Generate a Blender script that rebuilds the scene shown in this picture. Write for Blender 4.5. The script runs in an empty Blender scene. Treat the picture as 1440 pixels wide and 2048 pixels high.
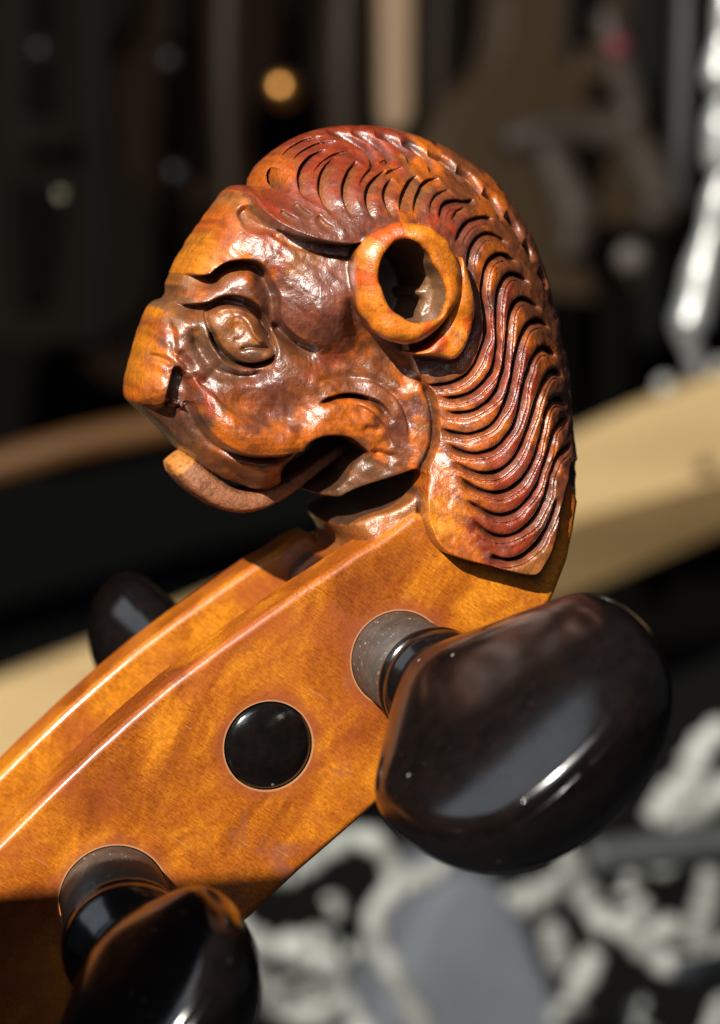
import bpy, bmesh, math, random
import numpy as np
from mathutils import Matrix, Vector
random.seed(4); rng = np.random.default_rng(4)
scene = bpy.context.scene
col = scene.collection
MM = 0.1                      # one Blender unit is one centimetre; all sizes below are in millimetres
scene.unit_settings.system = 'METRIC'; scene.unit_settings.scale_length = 0.01

# ------------------------------------------------------------------ camera
FPX, CX, CY, D0 = 4380.0, 720.0, 1024.0, 182.0
def nrm(v): v = np.array(v, float); return v/np.linalg.norm(v)
Yc = nrm((-1203, 502, -4380))
Xc = np.array((1.0, 0, 0)); Xc = nrm(Xc - Xc.dot(Yc)*Yc)
Zc = np.cross(Xc, Yc)
R = np.stack([Xc, Yc, Zc], 1)             # object axes written in camera axes
NEAR = 11.0                               # the near side of the pegbox lies at w = 11 (w = -y)
CAM = np.array((0, -NEAR, 0)) + R.T @ np.array((0, 0, D0))
def unproj(px, py, w):
    """picture point -> (x, z) in mm on the plane w (w grows towards the viewer)"""
    px = np.asarray(px, float); py = np.asarray(py, float); w = np.asarray(w, float) + 0*px
    d = np.stack([(px-CX)/FPX, -(py-CY)/FPX, -np.ones_like(px)], -1) @ R    # = R.T @ d
    t = (-w - CAM[1])/d[..., 1]
    return CAM[0]+t*d[..., 0], CAM[2]+t*d[..., 2]
def at(px, py, y):
    x, z = unproj(px, py, -y)
    return np.array((float(x), y, float(z)))
cam_d = bpy.data.cameras.new('camera'); cam = bpy.data.objects.new('camera', cam_d); col.objects.link(cam)
cam_d.sensor_fit = 'VERTICAL'; cam_d.sensor_height = 24; cam_d.lens = FPX/2048*24
cam_d.clip_start = 0.5; cam_d.clip_end = 2000
M4 = Matrix([list(R.T[i]) + [CAM[i]*MM] for i in range(3)] + [[0, 0, 0, 1]])
cam.matrix_world = M4
cam_d.dof.use_dof = True; cam_d.dof.focus_distance = (D0-1.0)*MM
cam_d.dof.aperture_fstop = cam_d.lens*1e-3/0.31
scene.camera = cam

# ------------------------------------------------------------------ light
w_ = bpy.data.worlds.new('World'); scene.world = w_; w_.use_nodes = True
bg = w_.node_tree.nodes['Background']; bg.inputs[0].default_value = (0.62, 0.72, 0.9, 1); bg.inputs[1].default_value = 0.035
scene.view_settings.view_transform = 'Standard'; scene.view_settings.look = 'None'
scene.view_settings.exposure = 0.0; scene.view_settings.gamma = 1.0
LDIR = nrm((-0.60, -0.72, 0.62))
def aim(o, loc, target, roll=0):
    o.location = Vector(loc); d = Vector(target)-Vector(loc); o.rotation_euler = d.to_track_quat('-Z', 'Y').to_euler()
key = bpy.data.lights.new('key_spot', 'SPOT'); ko = bpy.data.objects.new('key_spot', key); col.objects.link(ko)
key.energy = 2550000; key.spot_size = math.radians(60); key.spot_blend = 0.3; key.shadow_soft_size = 0.85; key.color = (1.0, 0.94, 0.84)
aim(ko, LDIR*160, (0, 0, 0))
def area(name, loc, target, sx, sy, e, c):
    a = bpy.data.lights.new(name, 'AREA'); a.shape = 'RECTANGLE'; a.size = sx; a.size_y = sy; a.energy = e; a.color = c
    o = bpy.data.objects.new(name, a); col.objects.link(o); aim(o, loc, target); return o
WIN = area('window_light', (-50, -126, 66), (0, 0, 0), 44, 70, 40000, (0.80, 0.90, 1.0))

SKYL = area('skylight', (-112, 15, 98), (0, 0, 0), 110, 90, 40000, (0.78, 0.89, 1.0))

# ------------------------------------------------------------------ helpers
def tag(o, label=None, cat=None, group=None, kind=None):
    for k, v in (('label', label), ('category', cat), ('group', group), ('kind', kind)):
        if v: o[k] = v
    return o
def empty(name, loc=(0, 0, 0)):
    o = bpy.data.objects.new(name, None); col.objects.link(o); o.location = Vector(loc); o.empty_display_size = 0.2; return o
def link(name, me, parent=None):
    o = bpy.data.objects.new(name, me); col.objects.link(o)
    if parent is not None: o.parent = parent
    return o
def mesh_np(name, V, F, mat=None, smooth=True, cols=None, normals=None, parent=None):
    me = bpy.data.meshes.new(name); V = np.asarray(V, np.float32); F = np.asarray(F, np.int32)
    me.vertices.add(len(V)); me.vertices.foreach_set('co', V.ravel())
    k = F.shape[1]
    me.loops.add(F.size); me.loops.foreach_set('vertex_index', F.ravel())
    me.polygons.add(len(F)); me.polygons.foreach_set('loop_start', np.arange(0, F.size, k, dtype=np.int32))
    me.update(calc_edges=True)
    me.polygons.foreach_set('use_smooth', np.full(len(F), smooth))
    if cols is not None:
        a = me.attributes.new('Col', 'FLOAT_COLOR', 'POINT'); c = np.ones((len(V), 4), np.float32); c[:, :cols.shape[1]] = cols
        a.data.foreach_set('color', c.ravel())
    if mat: me.materials.append(mat)
    if normals is not None: me.normals_split_custom_set_from_vertices(normals)
    return link(name, me, parent)
def catmull(P, n=8, closed=False):
    P = np.asarray(P, float); m = len(P)
    if closed: Q = np.vstack([P[-1:], P, P[:2]]); segs = m
    else: Q = np.vstack([2*P[:1]-P[1:2], P, 2*P[-1:]-P[-2:-1]]); segs = m-1
    t = np.linspace(0, 1, n, endpoint=False)[:, None]; out = []
    for i in range(segs):
        a, b, c, d = Q[i], Q[i+1], Q[i+2], Q[i+3]
        out.append(0.5*((2*b)+(-a+c)*t+(2*a-5*b+4*c-d)*t*t+(-a+3*b-3*c+d)*t**3))
    out = np.vstack(out)
    if not closed: out = np.vstack([out, P[-1:]])
    return out
def sstep(x): x = np.clip(x, 0, 1); return x*x*(3-2*x)

# ------------------------------------------------------------------ materials
def new_mat(name):
    m = bpy.data.materials.new(name); m.use_nodes = True; nt = m.node_tree; b = nt.nodes['Principled BSDF']; return m, nt, b
def N(nt, t, **kw):
    n = nt.nodes.new(t)
    for k, v in kw.items():
        if k.startswith('i_'): n.inputs[int(k[2:])].default_value = v
        else: setattr(n, k, v)
    return n
def ramp(nt, src, stops):
    r = nt.nodes.new('ShaderNodeValToRGB'); e = r.color_ramp.elements
    while len(e) < len(stops): e.new(0.5)
    for i, (p, c) in enumerate(stops): e[i].position = p; e[i].color = c if len(c) == 4 else (*c, 1)
    nt.links.new(src, r.inputs[0]); return r
def mixc(nt, f, a, b, mode='MIX'):
    m = nt.nodes.new('ShaderNodeMix'); m.data_type = 'RGBA'; m.blend_type = mode
    for s, v in ((0, f), (6, a), (7, b)):
        if hasattr(v, 'is_linked'): nt.links.new(v, m.inputs[s])
        else: m.inputs[s].default_value = v if s == 0 else (*v, 1)
    return m.outputs[2]
def noise(nt, vec, scale, detail=4, rough=0.6, dist=0.0):
    n = N(nt, 'ShaderNodeTexNoise'); n.inputs['Scale'].default_value = scale; n.inputs['Detail'].default_value = detail
    n.inputs['Roughness'].default_value = rough; n.inputs['Distortion'].default_value = dist
    nt.links.new(vec, n.inputs['Vector']); return n.outputs[0]
def mapping(nt, vec, scale=(1, 1, 1), rot=(0, 0, 0)):
    m = N(nt, 'ShaderNodeMapping'); m.inputs['Scale'].default_value = scale; m.inputs['Rotation'].default_value = rot
    nt.links.new(vec, m.inputs['Vector']); return m.outputs[0]
def bump(nt, h, strength, dist, prev=None):
    b = N(nt, 'ShaderNodeBump'); b.inputs['Strength'].default_value = strength; b.inputs['Distance'].default_value = dist
    nt.links.new(h, b.inputs['Height'])
    if prev: nt.links.new(prev, b.inputs['Normal'])
    return b.outputs[0]

def carved_mat():
    m, nt, b = new_mat('carved_varnished_maple'); L = nt.links
    co = N(nt, 'ShaderNodeTexCoord').outputs['Object']
    at_ = N(nt, 'ShaderNodeAttribute', attribute_name='Col')
    base = at_.outputs['Color']
    n1 = noise(nt, co, 9, 5, 0.65); r1 = ramp(nt, n1, [(0.3, (0.55, 0.5, 0.5)), (0.5, (1, 1, 1)), (0.7, (1.35, 1.25, 1.1))])
    c = mixc(nt, 0.75, base, r1.outputs[0], 'MULTIPLY')
    g = noise(nt, mapping(nt, co, (95, 30, 26), (0, 0.55, 0)), 1.0, 3, 0.6)
    r2 = ramp(nt, g, [(0.35, (0.62, 0.52, 0.5)), (0.52, (1, 1, 1)), (0.68, (1.3, 1.2, 1.0))])
    c = mixc(nt, 0.6, c, r2.outputs[0], 'MULTIPLY')
    n3 = noise(nt, co, 3.2, 5, 0.7, 0.6); r3 = ramp(nt, n3, [(0.52, (0, 0, 0)), (0.66, (1, 1, 1))])
    c = mixc(nt, 0.0, c, (0.15, 0.06, 0.045)) if False else c
    dk = N(nt, 'ShaderNodeMath', operation='MULTIPLY', i_1=0.38); L.new(r3.outputs[0], dk.inputs[0])
    c = mixc(nt, dk.outputs[0], c, (0.17, 0.06, 0.04))
    sp_ = ramp(nt, noise(nt, co, 30, 4, 0.75, 0.4), [(0.56, (0,)*3), (0.68, (0.6,)*3)])
    c = mixc(nt, sp_.outputs[0], c, (0.10, 0.038, 0.02))
    L.new(c, b.inputs['Base Color'])
    rr = ramp(nt, noise(nt, co, 14, 4, 0.7), [(0.3, (0.30,)*3), (0.7, (0.55,)*3)]); L.new(rr.outputs[0], b.inputs['Roughness'])
    b.inputs['Specular IOR Level'].default_value = 0.5
    b.inputs['Coat Weight'].default_value = 0.95; b.inputs['Coat Roughness'].default_value = 0.33
    nb = bump(nt, noise(nt, co, 15, 3, 0.6, 0.3), 0.40, 0.009)
    nb = bump(nt, noise(nt, co, 34, 3, 0.6), 0.65, 0.0055, nb)
    nb = bump(nt, noise(nt, co, 62, 3, 0.6), 0.5, 0.0035, nb)
    vc = N(nt, 'ShaderNodeTexVoronoi', feature='DISTANCE_TO_EDGE'); vc.inputs['Scale'].default_value = 24
    wn = N(nt, 'ShaderNodeTexNoise'); wn.inputs['Scale'].default_value = 12; L.new(co, wn.inputs['Vector'])
    wv_ = N(nt, 'ShaderNodeVectorMath', operation='MULTIPLY_ADD'); L.new(wn.outputs['Color'], wv_.inputs[0]); wv_.inputs[1].default_value = (0.09, 0.09, 0.09); L.new(co, wv_.inputs[2]); L.new(wv_.outputs[0], vc.inputs['Vector'])
    cr = ramp(nt, vc.outputs['Distance'], [(0.0, (0, 0, 0)), (0.16, (1, 1, 1))])
    nb = bump(nt, cr.outputs[0], 0.22, 0.004, nb)
    L.new(nb, b.inputs['Normal']); L.new(nb, b.inputs['Coat Normal'])
    return m
HOLES = [(*map(float, unproj(797, 1318, NEAR)), 4.12), (*map(float, unproj(537, 1492, NEAR)), 3.78), (*map(float, unproj(228, 1799, NEAR)), 4.55)]
def pegbox_mat():
    m, nt, b = new_mat('pegbox_varnished_maple'); L = nt.links
    co = N(nt, 'ShaderNodeTexCoord').outputs['Object']
    cool = mapping(nt, co, (1, 1, 1), (0, -0.62, 0))
    f1 = noise(nt, mapping(nt, cool, (15, 40, 58)), 1, 5, 0.72, 0.4)      # short medullary flecks
    f2 = noise(nt, mapping(nt, cool, (70, 30, 26)), 1, 3, 0.6)
    big = noise(nt, mapping(nt, cool, (1.6, 1, 0.8)), 1.1, 4, 0.6, 0.5)
    c = ramp(nt, big, [(0.36, (0.21, 0.048, 0.006)), (0.5, (0.35, 0.095, 0.007)), (0.63, (0.55, 0.185, 0.010))]).outputs[0]
    fm = ramp(nt, noise(nt, cool, 1.7, 3, 0.6), [(0.35, (0.6,)*3), (0.65, (1.0,)*3)]).outputs[0]
    c = mixc(nt, fm, c, ramp(nt, f1, [(0.36, (0.62, 0.50, 0.46)), (0.5, (1, 1, 1)), (0.64, (1.35, 1.4, 1.35))]).outputs[0], 'MULTIPLY')
    c = mixc(nt, 0.55, c, ramp(nt, f2, [(0.35, (0.7, 0.6, 0.5)), (0.52, (1, 1, 1)), (0.7, (1.2, 1.2, 1.2))]).outputs[0], 'MULTIPLY')
    red = ramp(nt, noise(nt, co, 0.9, 5, 0.65, 0.8), [(0.5, (0, 0, 0)), (0.68, (1, 1, 1))])
    k = N(nt, 'ShaderNodeMath', operation='MULTIPLY', i_1=0.75); L.new(red.outputs[0], k.inputs[0])
    c = mixc(nt, k.outputs[0], c, (0.33, 0.07, 0.018))
    st = ramp(nt, noise(nt, co, 2.4, 5, 0.7, 0.5), [(0.60, (0, 0, 0)), (0.70, (1, 1, 1))])
    k = N(nt, 'ShaderNodeMath', operation='MULTIPLY', i_1=0.5); L.new(st.outputs[0], k.inputs[0])
    c = mixc(nt, k.outputs[0], c, (0.20, 0.07, 0.05))
    sc = ramp(nt, noise(nt, mapping(nt, cool, (3, 3, 46)), 1, 2, 0.4, 0.4), [(0.715, (0, 0, 0)), (0.74, (1, 1, 1))])
    k = N(nt, 'ShaderNodeMath', operation='MULTIPLY', i_1=0.16); L.new(sc.outputs[0], k.inputs[0])
    c = mixc(nt, k.outputs[0], c, (0.72, 0.42, 0.2))
    for hx, hz, hr in HOLES:
        mm = mapping(nt, co); mp = mm.node; mp.inputs['Location'].default_value = (-hx*MM, 0, -hz*MM); mp.inputs['Scale'].default_value = (1, 0, 1)
        ln = N(nt, 'ShaderNodeVectorMath', operation='LENGTH'); L.new(mm, ln.inputs[0])
        ad = N(nt, 'ShaderNodeMath', operation='MULTIPLY_ADD'); L.new(noise(nt, co, 5, 4, 0.7), ad.inputs[0]); ad.inputs[1].default_value = -0.22; L.new(ln.outputs['Value'], ad.inputs[2])
        st_ = ramp(nt, ad.outputs[0], [(max(0, hr*MM-0.115), (0.75,)*3), (hr*MM+0.02, (0.0,)*3)])
        c = mixc(nt, st_.outputs[0], c, (0.26, 0.060, 0.022))
        ed = ramp(nt, ln.outputs['Value'], [(hr*MM+0.002, (0.8,)*3), (hr*MM+0.016, (0.0,)*3)])
        c = mixc(nt, ed.outputs[0], c, (0.50, 0.27, 0.13))
    L.new(c, b.inputs['Base Color'])
    rr = ramp(nt, noise(nt, co, 6, 4, 0.7), [(0.3, (0.30,)*3), (0.7, (0.48,)*3)]); L.new(rr.outputs[0], b.inputs['Roughness'])
    b.inputs['Coat Weight'].default_value = 0.30; b.inputs['Coat Roughness'].default_value = 0.16; b.inputs['Specular IOR Level'].default_value = 0.35
    nb = bump(nt, noise(nt, co, 24, 3, 0.5), 0.35, 0.006)
    nb = bump(nt, f1, 0.35, 0.003, nb)
    L.new(nb, b.inputs['Normal']); L.new(bump(nt, noise(nt, co, 9, 2, 0.5), 0.3, 0.01), b.inputs['Coat Normal'])
    return m
def ebony_mat(name='ebony', shaft=False):
    m, nt, b = new_mat(name); L = nt.links
    co = N(nt, 'ShaderNodeTexCoord').outputs['Object']
    n = noise(nt, co, 7, 5, 0.7)
    if shaft:
        c = ramp(nt, n, [(0.3, (0.030, 0.022, 0.018)), (0.7, (0.075, 0.055, 0.043))]).outputs[0]
        fl = ramp(nt, noise(nt, mapping(nt, co, (60, 14, 60)), 1, 2, 0.5), [(0.66, (0, 0, 0)), (0.72, (1, 1, 1))])
        k = N(nt, 'ShaderNodeMath', operation='MULTIPLY', i_1=0.6); L.new(fl.outputs[0], k.inputs[0])
        c = mixc(nt, k.outputs[0], c, (0.36, 0.30, 0.22))
        ro = (0.42, 0.6)
    else:
        c = ramp(nt, n, [(0.3, (0.0025, 0.0022, 0.0022)), (0.7, (0.008, 0.005, 0.004))]).outputs[0]
        ro = (0.12, 0.22)
    L.new(c, b.inputs['Base Color'])
    rr = ramp(nt, noise(nt, co, 5, 5, 0.7), [(0.3, (ro[0],)*3), (0.7, (ro[1],)*3)]); L.new(rr.outputs[0], b.inputs['Roughness'])
    if not shaft:
        b.inputs['Coat Weight'].default_value = 0.35; b.inputs['Coat Roughness'].default_value = 0.16
        vd = N(nt, 'ShaderNodeTexVoronoi'); vd.inputs['Scale'].default_value = 5.5; L.new(co, vd.inputs['Vector'])
        dd = ramp(nt, vd.outputs['Distance'], [(0.0, (1,)*3), (0.065, (1,)*3), (0.085, (0,)*3)])
        sel = ramp(nt, N(nt, 'ShaderNodeSeparateColor').outputs[0], [(0.0, (0,)*3), (0.78, (0,)*3), (0.82, (1,)*3)]); L.new(vd.outputs['Color'], sel.inputs[0].links[0].from_node.inputs[0])
        dm = N(nt, 'ShaderNodeMath', operation='MULTIPLY'); L.new(dd.outputs[0], dm.inputs[0]); L.new(sel.outputs[0], dm.inputs[1])
        L.new(mixc(nt, dm.outputs[0], c, (0.30, 0.29, 0.25)), b.inputs['Base Color'])
    v = N(nt, 'ShaderNodeTexVoronoi'); v.inputs['Scale'].default_value = 9; L.new(co, v.inputs['Vector'])
    pit = ramp(nt, v.outputs['Distance'], [(0.0, (1,)*3), (0.13, (0,)*3)])
    nb = bump(nt, pit.outputs[0], 0.4, 0.008)
    nb = bump(nt, noise(nt, co, 30, 3, 0.6), 0.25 if not shaft else 0.6, 0.003, nb)
    L.new(nb, b.inputs['Normal'])
    return m
def simple_mat(name, c1, c2, scale, rough=0.6, stretch=(1, 1, 1), bmp=0.2, metal=0.0, coat=0.0, bd=0.05, spec=0.5):
    m, nt, b = new_mat(name); co = N(nt, 'ShaderNodeTexCoord').outputs['Object']
    n = noise(nt, mapping(nt, co, stretch), scale, 5, 0.65, 0.3)
    nt.links.new(ramp(nt, n, [(0.32, c1), (0.68, c2)]).outputs[0], b.inputs['Base Color'])
    b.inputs['Roughness'].default_value = rough; b.inputs['Metallic'].default_value = metal; b.inputs['Specular IOR Level'].default_value = spec if rough < 0.79 else 0.12; b.inputs['Coat Weight'].default_value = coat
    nt.links.new(bump(nt, n, bmp, bd), b.inputs['Normal']); return m
CARVED, PEGBOX, EBONY, SHAFT = carved_mat(), pegbox_mat(), ebony_mat(), ebony_mat('ebony_shaft', True)

# ------------------------------------------------------------------ the carved lion head: a volume, meshed
RES = 0.080
# heights of the face and neck surface, and of the hair surface: (px, py, w)
FACE_PTS = [(262,700,5.0),(262,790,5.0),(300,640,6.6),(330,780,7.4),(320,700,7.2),(345,640,7.2),(360,810,6.2),(366,760,6.2),
 (400,700,7.3),(395,760,8.3),(420,640,7.6),(380,600,8.0),(350,560,7.6),(380,500,7.8),(420,440,8.0),(460,400,8.0),(440,500,8.7),(500,480,9.2),
 (560,520,9.9),(600,560,10.5),(640,620,11.4),(560,640,9.4),(620,690,9.6),(680,640,11.5),(660,540,10.7),(720,520,10.6),(600,480,9.5),(520,430,8.4),
 (490,660,7.8),(450,620,7.6),(450,720,7.9),(530,740,8.6),(470,560,8.2),
 (425,800,9.9),(465,845,10.6),(520,872,10.8),(580,882,10.6),(400,850,8.8),(440,885,9.6),(500,903,9.9),
 (480,800,8.3),(540,820,8.2),(600,820,8.7),(560,770,9.3),(440,765,8.5),(640,760,9.6),(660,720,8.7),(720,740,9.2),(600,730,9.3),
 (660,840,10.2),(720,850,10.0),(700,800,9.6),(760,800,10.0),(800,780,9.8),(760,760,9.4),(800,850,10.2),(760,880,9.6),(740,930,9.2),(800,920,9.8),(840,880,10.2),(850,800,10.2),
 (700,970,8.0),(640,1000,7.5),(440,930,8.6),(520,950,8.6),(580,930,8.9),(380,880,7.4),
 (860,950,10.6),(850,1010,10.6),(820,1050,10.2),(900,1150,10.2),(1000,1180,10.2),(1100,1180,10.2),(1140,1050,10.0),(700,1100,10.0),(900,1250,10.2),
 (900,700,10.5),(1000,900,11.0),(1000,600,10),(800,600,10.0),(1150,800,9),(700,350,9),(600,400,9),(900,400,9)]
HAIR_PTS = [(520,400,9.8),(500,350,7.5),(560,430,11.3),(620,470,12.4),(700,485,12.7),(780,440,11.9),(560,340,8.4),(640,400,10.8),(620,310,7.6),(700,340,9.6),
 (740,290,6.6),(800,320,7.6),(860,350,8.0),(800,400,10.6),(880,420,10.6),(940,420,9.3),(1000,470,8.8),(940,480,11.0),(980,560,11.6),(1050,560,9.4),(1090,640,9.4),
 (960,640,12.2),(1010,680,12.2),(1060,700,11.7),(1120,740,9.6),(900,740,11.6),(850,740,11.0),(880,820,11.4),(870,900,11.4),(960,800,12.6),(1040,800,12.7),(1100,820,11.6),(1140,850,9.8),
 (940,900,12.6),(1020,900,13.1),(1080,920,12.8),(1140,930,11.2),(870,980,12.4),(900,1050,13.0),(940,1100,13.2),(980,1000,13.2),(1050,1050,13.4),(1060,1130,13.3),(1110,1030,13.0),(1120,980,12.6),
 (800,600,11)]
OUT_PTS = [(330,590,-2),(300,606,-2),(284,640,-2),(266,690,-2),(252,740,-2),(246,778,-2),(252,798,-1),(268,812,0),(300,838,1),(335,868,2),(368,900,3),(400,930,4),(450,958,4),(490,974,4),(520,981,4),(545,981,4),(572,966,4),
 (590,950,4),(640,1010,4),(665,1045,5),(700,1100,5),(640,1200,5),(900,1330,5),(1040,1240,6),(1090,1180,7),(1128,1110,7),(1146,1040,7),(1156,970,6),(1158,900,5),(1154,820,4),(1146,740,3),(1130,660,3),(1106,590,2),(1082,530,1),
 (1050,462,0),(1005,400,-1),(960,354,-2),(910,318,-2),(860,292,-2.5),(800,270,-2.5),(740,257,-2.5),(690,254,-2.5),(640,258,-2.5),(600,268,-2.5),(560,287,-2.5),(525,315,-2),(500,345,-2),(492,372,-2),(470,372,-2),(452,374,-2),(436,392,-2),(410,430,-2),(384,470,-2),(362,508,-2),(345,540,-2),(333,566,-2)]
# rounding radius of the rim: (px, py, R)
RND_PTS = [(300,700,3.2),(250,780,2.5),(400,450,3.0),(350,560,2.8),(300,840,2.5),(400,900,2.5),(540,980,2.0),(520,360,6),(640,280,9.5),(800,300,9.5),(950,380,9.0),(1060,520,8.5),(1120,650,8.0),
 (1150,800,7.0),(1150,900,5.0),(1155,1000,2.0),(1120,1150,1.6),(900,1300,1.5),(700,1100,1.5),(650,1000,2),(700,500,9),(900,700,8)]

def tps(P, lam=0.02):
    P = np.array(P, float); X = P[:, :2]/24.0; n = len(X)
    def k(r2): return 0.5*r2*np.log(r2+1e-9)
    d2 = ((X[:, None]-X[None])**2).sum(-1); A = np.zeros((n+3, n+3)); A[:n, :n] = k(d2)+lam*np.eye(n)*n
    A[:n, n] = 1; A[:n, n+1:] = X; A[n, :n] = 1; A[n+1:, :n] = X.T
    c = np.linalg.solve(A, np.concatenate([P[:, 2], [0, 0, 0]]))
    def f(px, py):
        x = np.stack([np.asarray(px, float).ravel(), np.asarray(py, float).ravel()], 1)/24.0; out = np.zeros(len(x))
        for i in range(n): out += c[i]*k(((x-X[i])**2).sum(1))
        return (out+c[n]+x@c[n+1:]).reshape(np.shape(px))
    return f
face_px, hair_px = tps(FACE_PTS), tps(HAIR_PTS)
def toobj(P, w=None, which='face', dw=0.0):
    P = np.asarray(P, float)
    if w is None: w = (face_px if which == 'face' else hair_px)(P[:, 0], P[:, 1])+dw
    x, z = unproj(P[:, 0], P[:, 1], w); return np.stack([x, z], 1)
def retps(P, wcol=None):
    P = np.array(P, float); w = P[:, 2] if wcol is None else wcol
    x, z = unproj(P[:, 0], P[:, 1], w); return tps(np.stack([x*24, z*24, P[:, 2]], 1))
faceW, hairW = retps(FACE_PTS), retps(HAIR_PTS)
rndR = retps(RND_PTS, np.full(len(RND_PTS), 3.0))
x0, x1, z0, z1 = -22.5, 20.5, -9.5, 33.5
gx = np.arange(x0, x1, RES); gz = np.arange(z0, z1, RES)
GX, GZ = np.meshgrid(gx, gz, indexing='ij'); GX = GX.astype(np.float64)
def fieldtps(f):
    s = 6; a = f(GX[::s, ::s]*24, GZ[::s, ::s]*24)                 # smooth, so coarse + bilinear
    def up(a, n, ax):
        i = np.arange(n)/s; i0 = np.minimum(i.astype(int), a.shape[ax]-2); t = i-i0
        A = np.take(a, i0, ax); B = np.take(a, i0+1, ax); sh = [1, 1]; sh[ax] = -1; t = t.reshape(sh); return A*(1-t)+B*t
    return up(up(a, GX.shape[0], 0), GX.shape[1], 1)
def bbox(P, m):
    i0 = max(0, int((P[:, 0].min()-m-x0)/RES)); i1 = min(len(gx), int((P[:, 0].max()+m-x0)/RES)+1)
    j0 = max(0, int((P[:, 1].min()-m-z0)/RES)); j1 = min(len(gz), int((P[:, 1].max()+m-z0)/RES)+1)
    return slice(i0, i1), slice(j0, j1)
def segdist(P, X, Z):
    """distance to a polyline, signed side (+ on the right hand with z up: below a line running right), parameter 0..1"""
    best = np.full(X.shape, 1e9); side = np.zeros(X.shape); par = np.zeros(X.shape)
    L = np.concatenate([[0], np.cumsum(np.linalg.norm(np.diff(P, axis=0), axis=1))]); T = L[-1]+1e-9
    for i in range(len(P)-1):
        a, b = P[i], P[i+1]; d = b-a; l2 = d@d+1e-12
        u = ((X-a[0])*d[0]+(Z-a[1])*d[1])/l2; t = np.clip(u, 0, 1)
        dx = X-a[0]-t*d[0]; dz = Z-a[1]-t*d[1]; q = dx*dx+dz*dz
        m = q < best; cr = (X-a[0])*d[1]-(Z-a[1])*d[0]
        best = np.where(m, q, best); side = np.where(m, np.sign(cr), side); par = np.where(m, (L[i]+t*math.sqrt(l2))/T, par)
    return np.sqrt(best), side, par
def sdpoly(P, m=4.0):
    """signed distance to a closed polygon on the grid, + inside"""
    out = np.full(GX.shape, -m); s = bbox(P, m); X, Z = GX[s], GZ[s]
    d, _, _ = segdist(np.vstack([P, P[:1]]), X, Z); ins = np.zeros(X.shape, bool)
    Q = np.roll(P, -1, 0)
    for a, b in zip(P, Q):
        if a[1] == b[1]: continue
        c = ((a[1] > Z) != (b[1] > Z)) & (X < (b[0]-a[0])*(Z-a[1])/(b[1]-a[1])+a[0]); ins ^= c
    out[s] = np.where(ins, d, -np.minimum(d, m)); return out
def region(px, w=None, which='face', dw=0.0, n=6, m=4.0): return sdpoly(toobj(catmull(px, n, True), w, which, dw), m)

def smooth_noise(sigma_mm, seed, aspect=1.0, ang=0.0):
    r = np.random.default_rng(seed); a = r.standard_normal(GX.shape)
    fx = np.fft.fftfreq(GX.shape[0], RES)[:, None]; fz = np.fft.rfftfreq(GX.shape[1], RES)[None]
    ca, sa = math.cos(ang), math.sin(ang); u = (fx*ca+fz*sa); v = (-fx*sa+fz*ca)*aspect
    H = np.exp(-2*(math.pi*sigma_mm)**2*(u*u+v*v)); b = np.fft.irfft2(np.fft.rfft2(a)*H, s=GX.shape); return b/b.std()

OP = np.array(OUT_PTS, float); oc = catmull(OP, 6, True)
ox, oz = unproj(oc[:, 0], oc[:, 1], oc[:, 2]); OUTL = np.stack([ox, oz], 1)
d_out = sdpoly(OUTL, 6.0)
big = sdpoly(OUTL, 15.0); d_out = np.where(big > 0, big, d_out)
WF = fieldtps(faceW); WH = fieldtps(hairW); RR = np.clip(fieldtps(rndR), 1.2, 10)

HAIR = [(519,393),(530,420),(560,447),(600,468),(650,484),(700,491),(745,489),(790,540),(800,640),(815,700),(826,722),(836,745),(850,765),(868,790),(876,830),(876,880),(866,915),(856,940),(853,1000),(856,1040),(870,1080),(892,1106),(930,1122),(980,1135),(1050,1152),(1078,1150),(1100,1118),(1115,1080),(1125,1020),(1140,965),(1160,925),(1300,900),(1300,150),(600,120),(470,230),(490,330)]
hc = toobj(catmull(HAIR[:33], 6, False), None, 'hair')
far = np.array([toobj([(1300,850)], 8)[0], toobj([(1300,100)], 5)[0], toobj([(500,100)], 5)[0], toobj([(450,330)], 7)[0]])
sd_hair = sdpoly(np.vstack([hc, far]), 15.0)
hair = sstep((sd_hair+0.06)/0.22)

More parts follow.
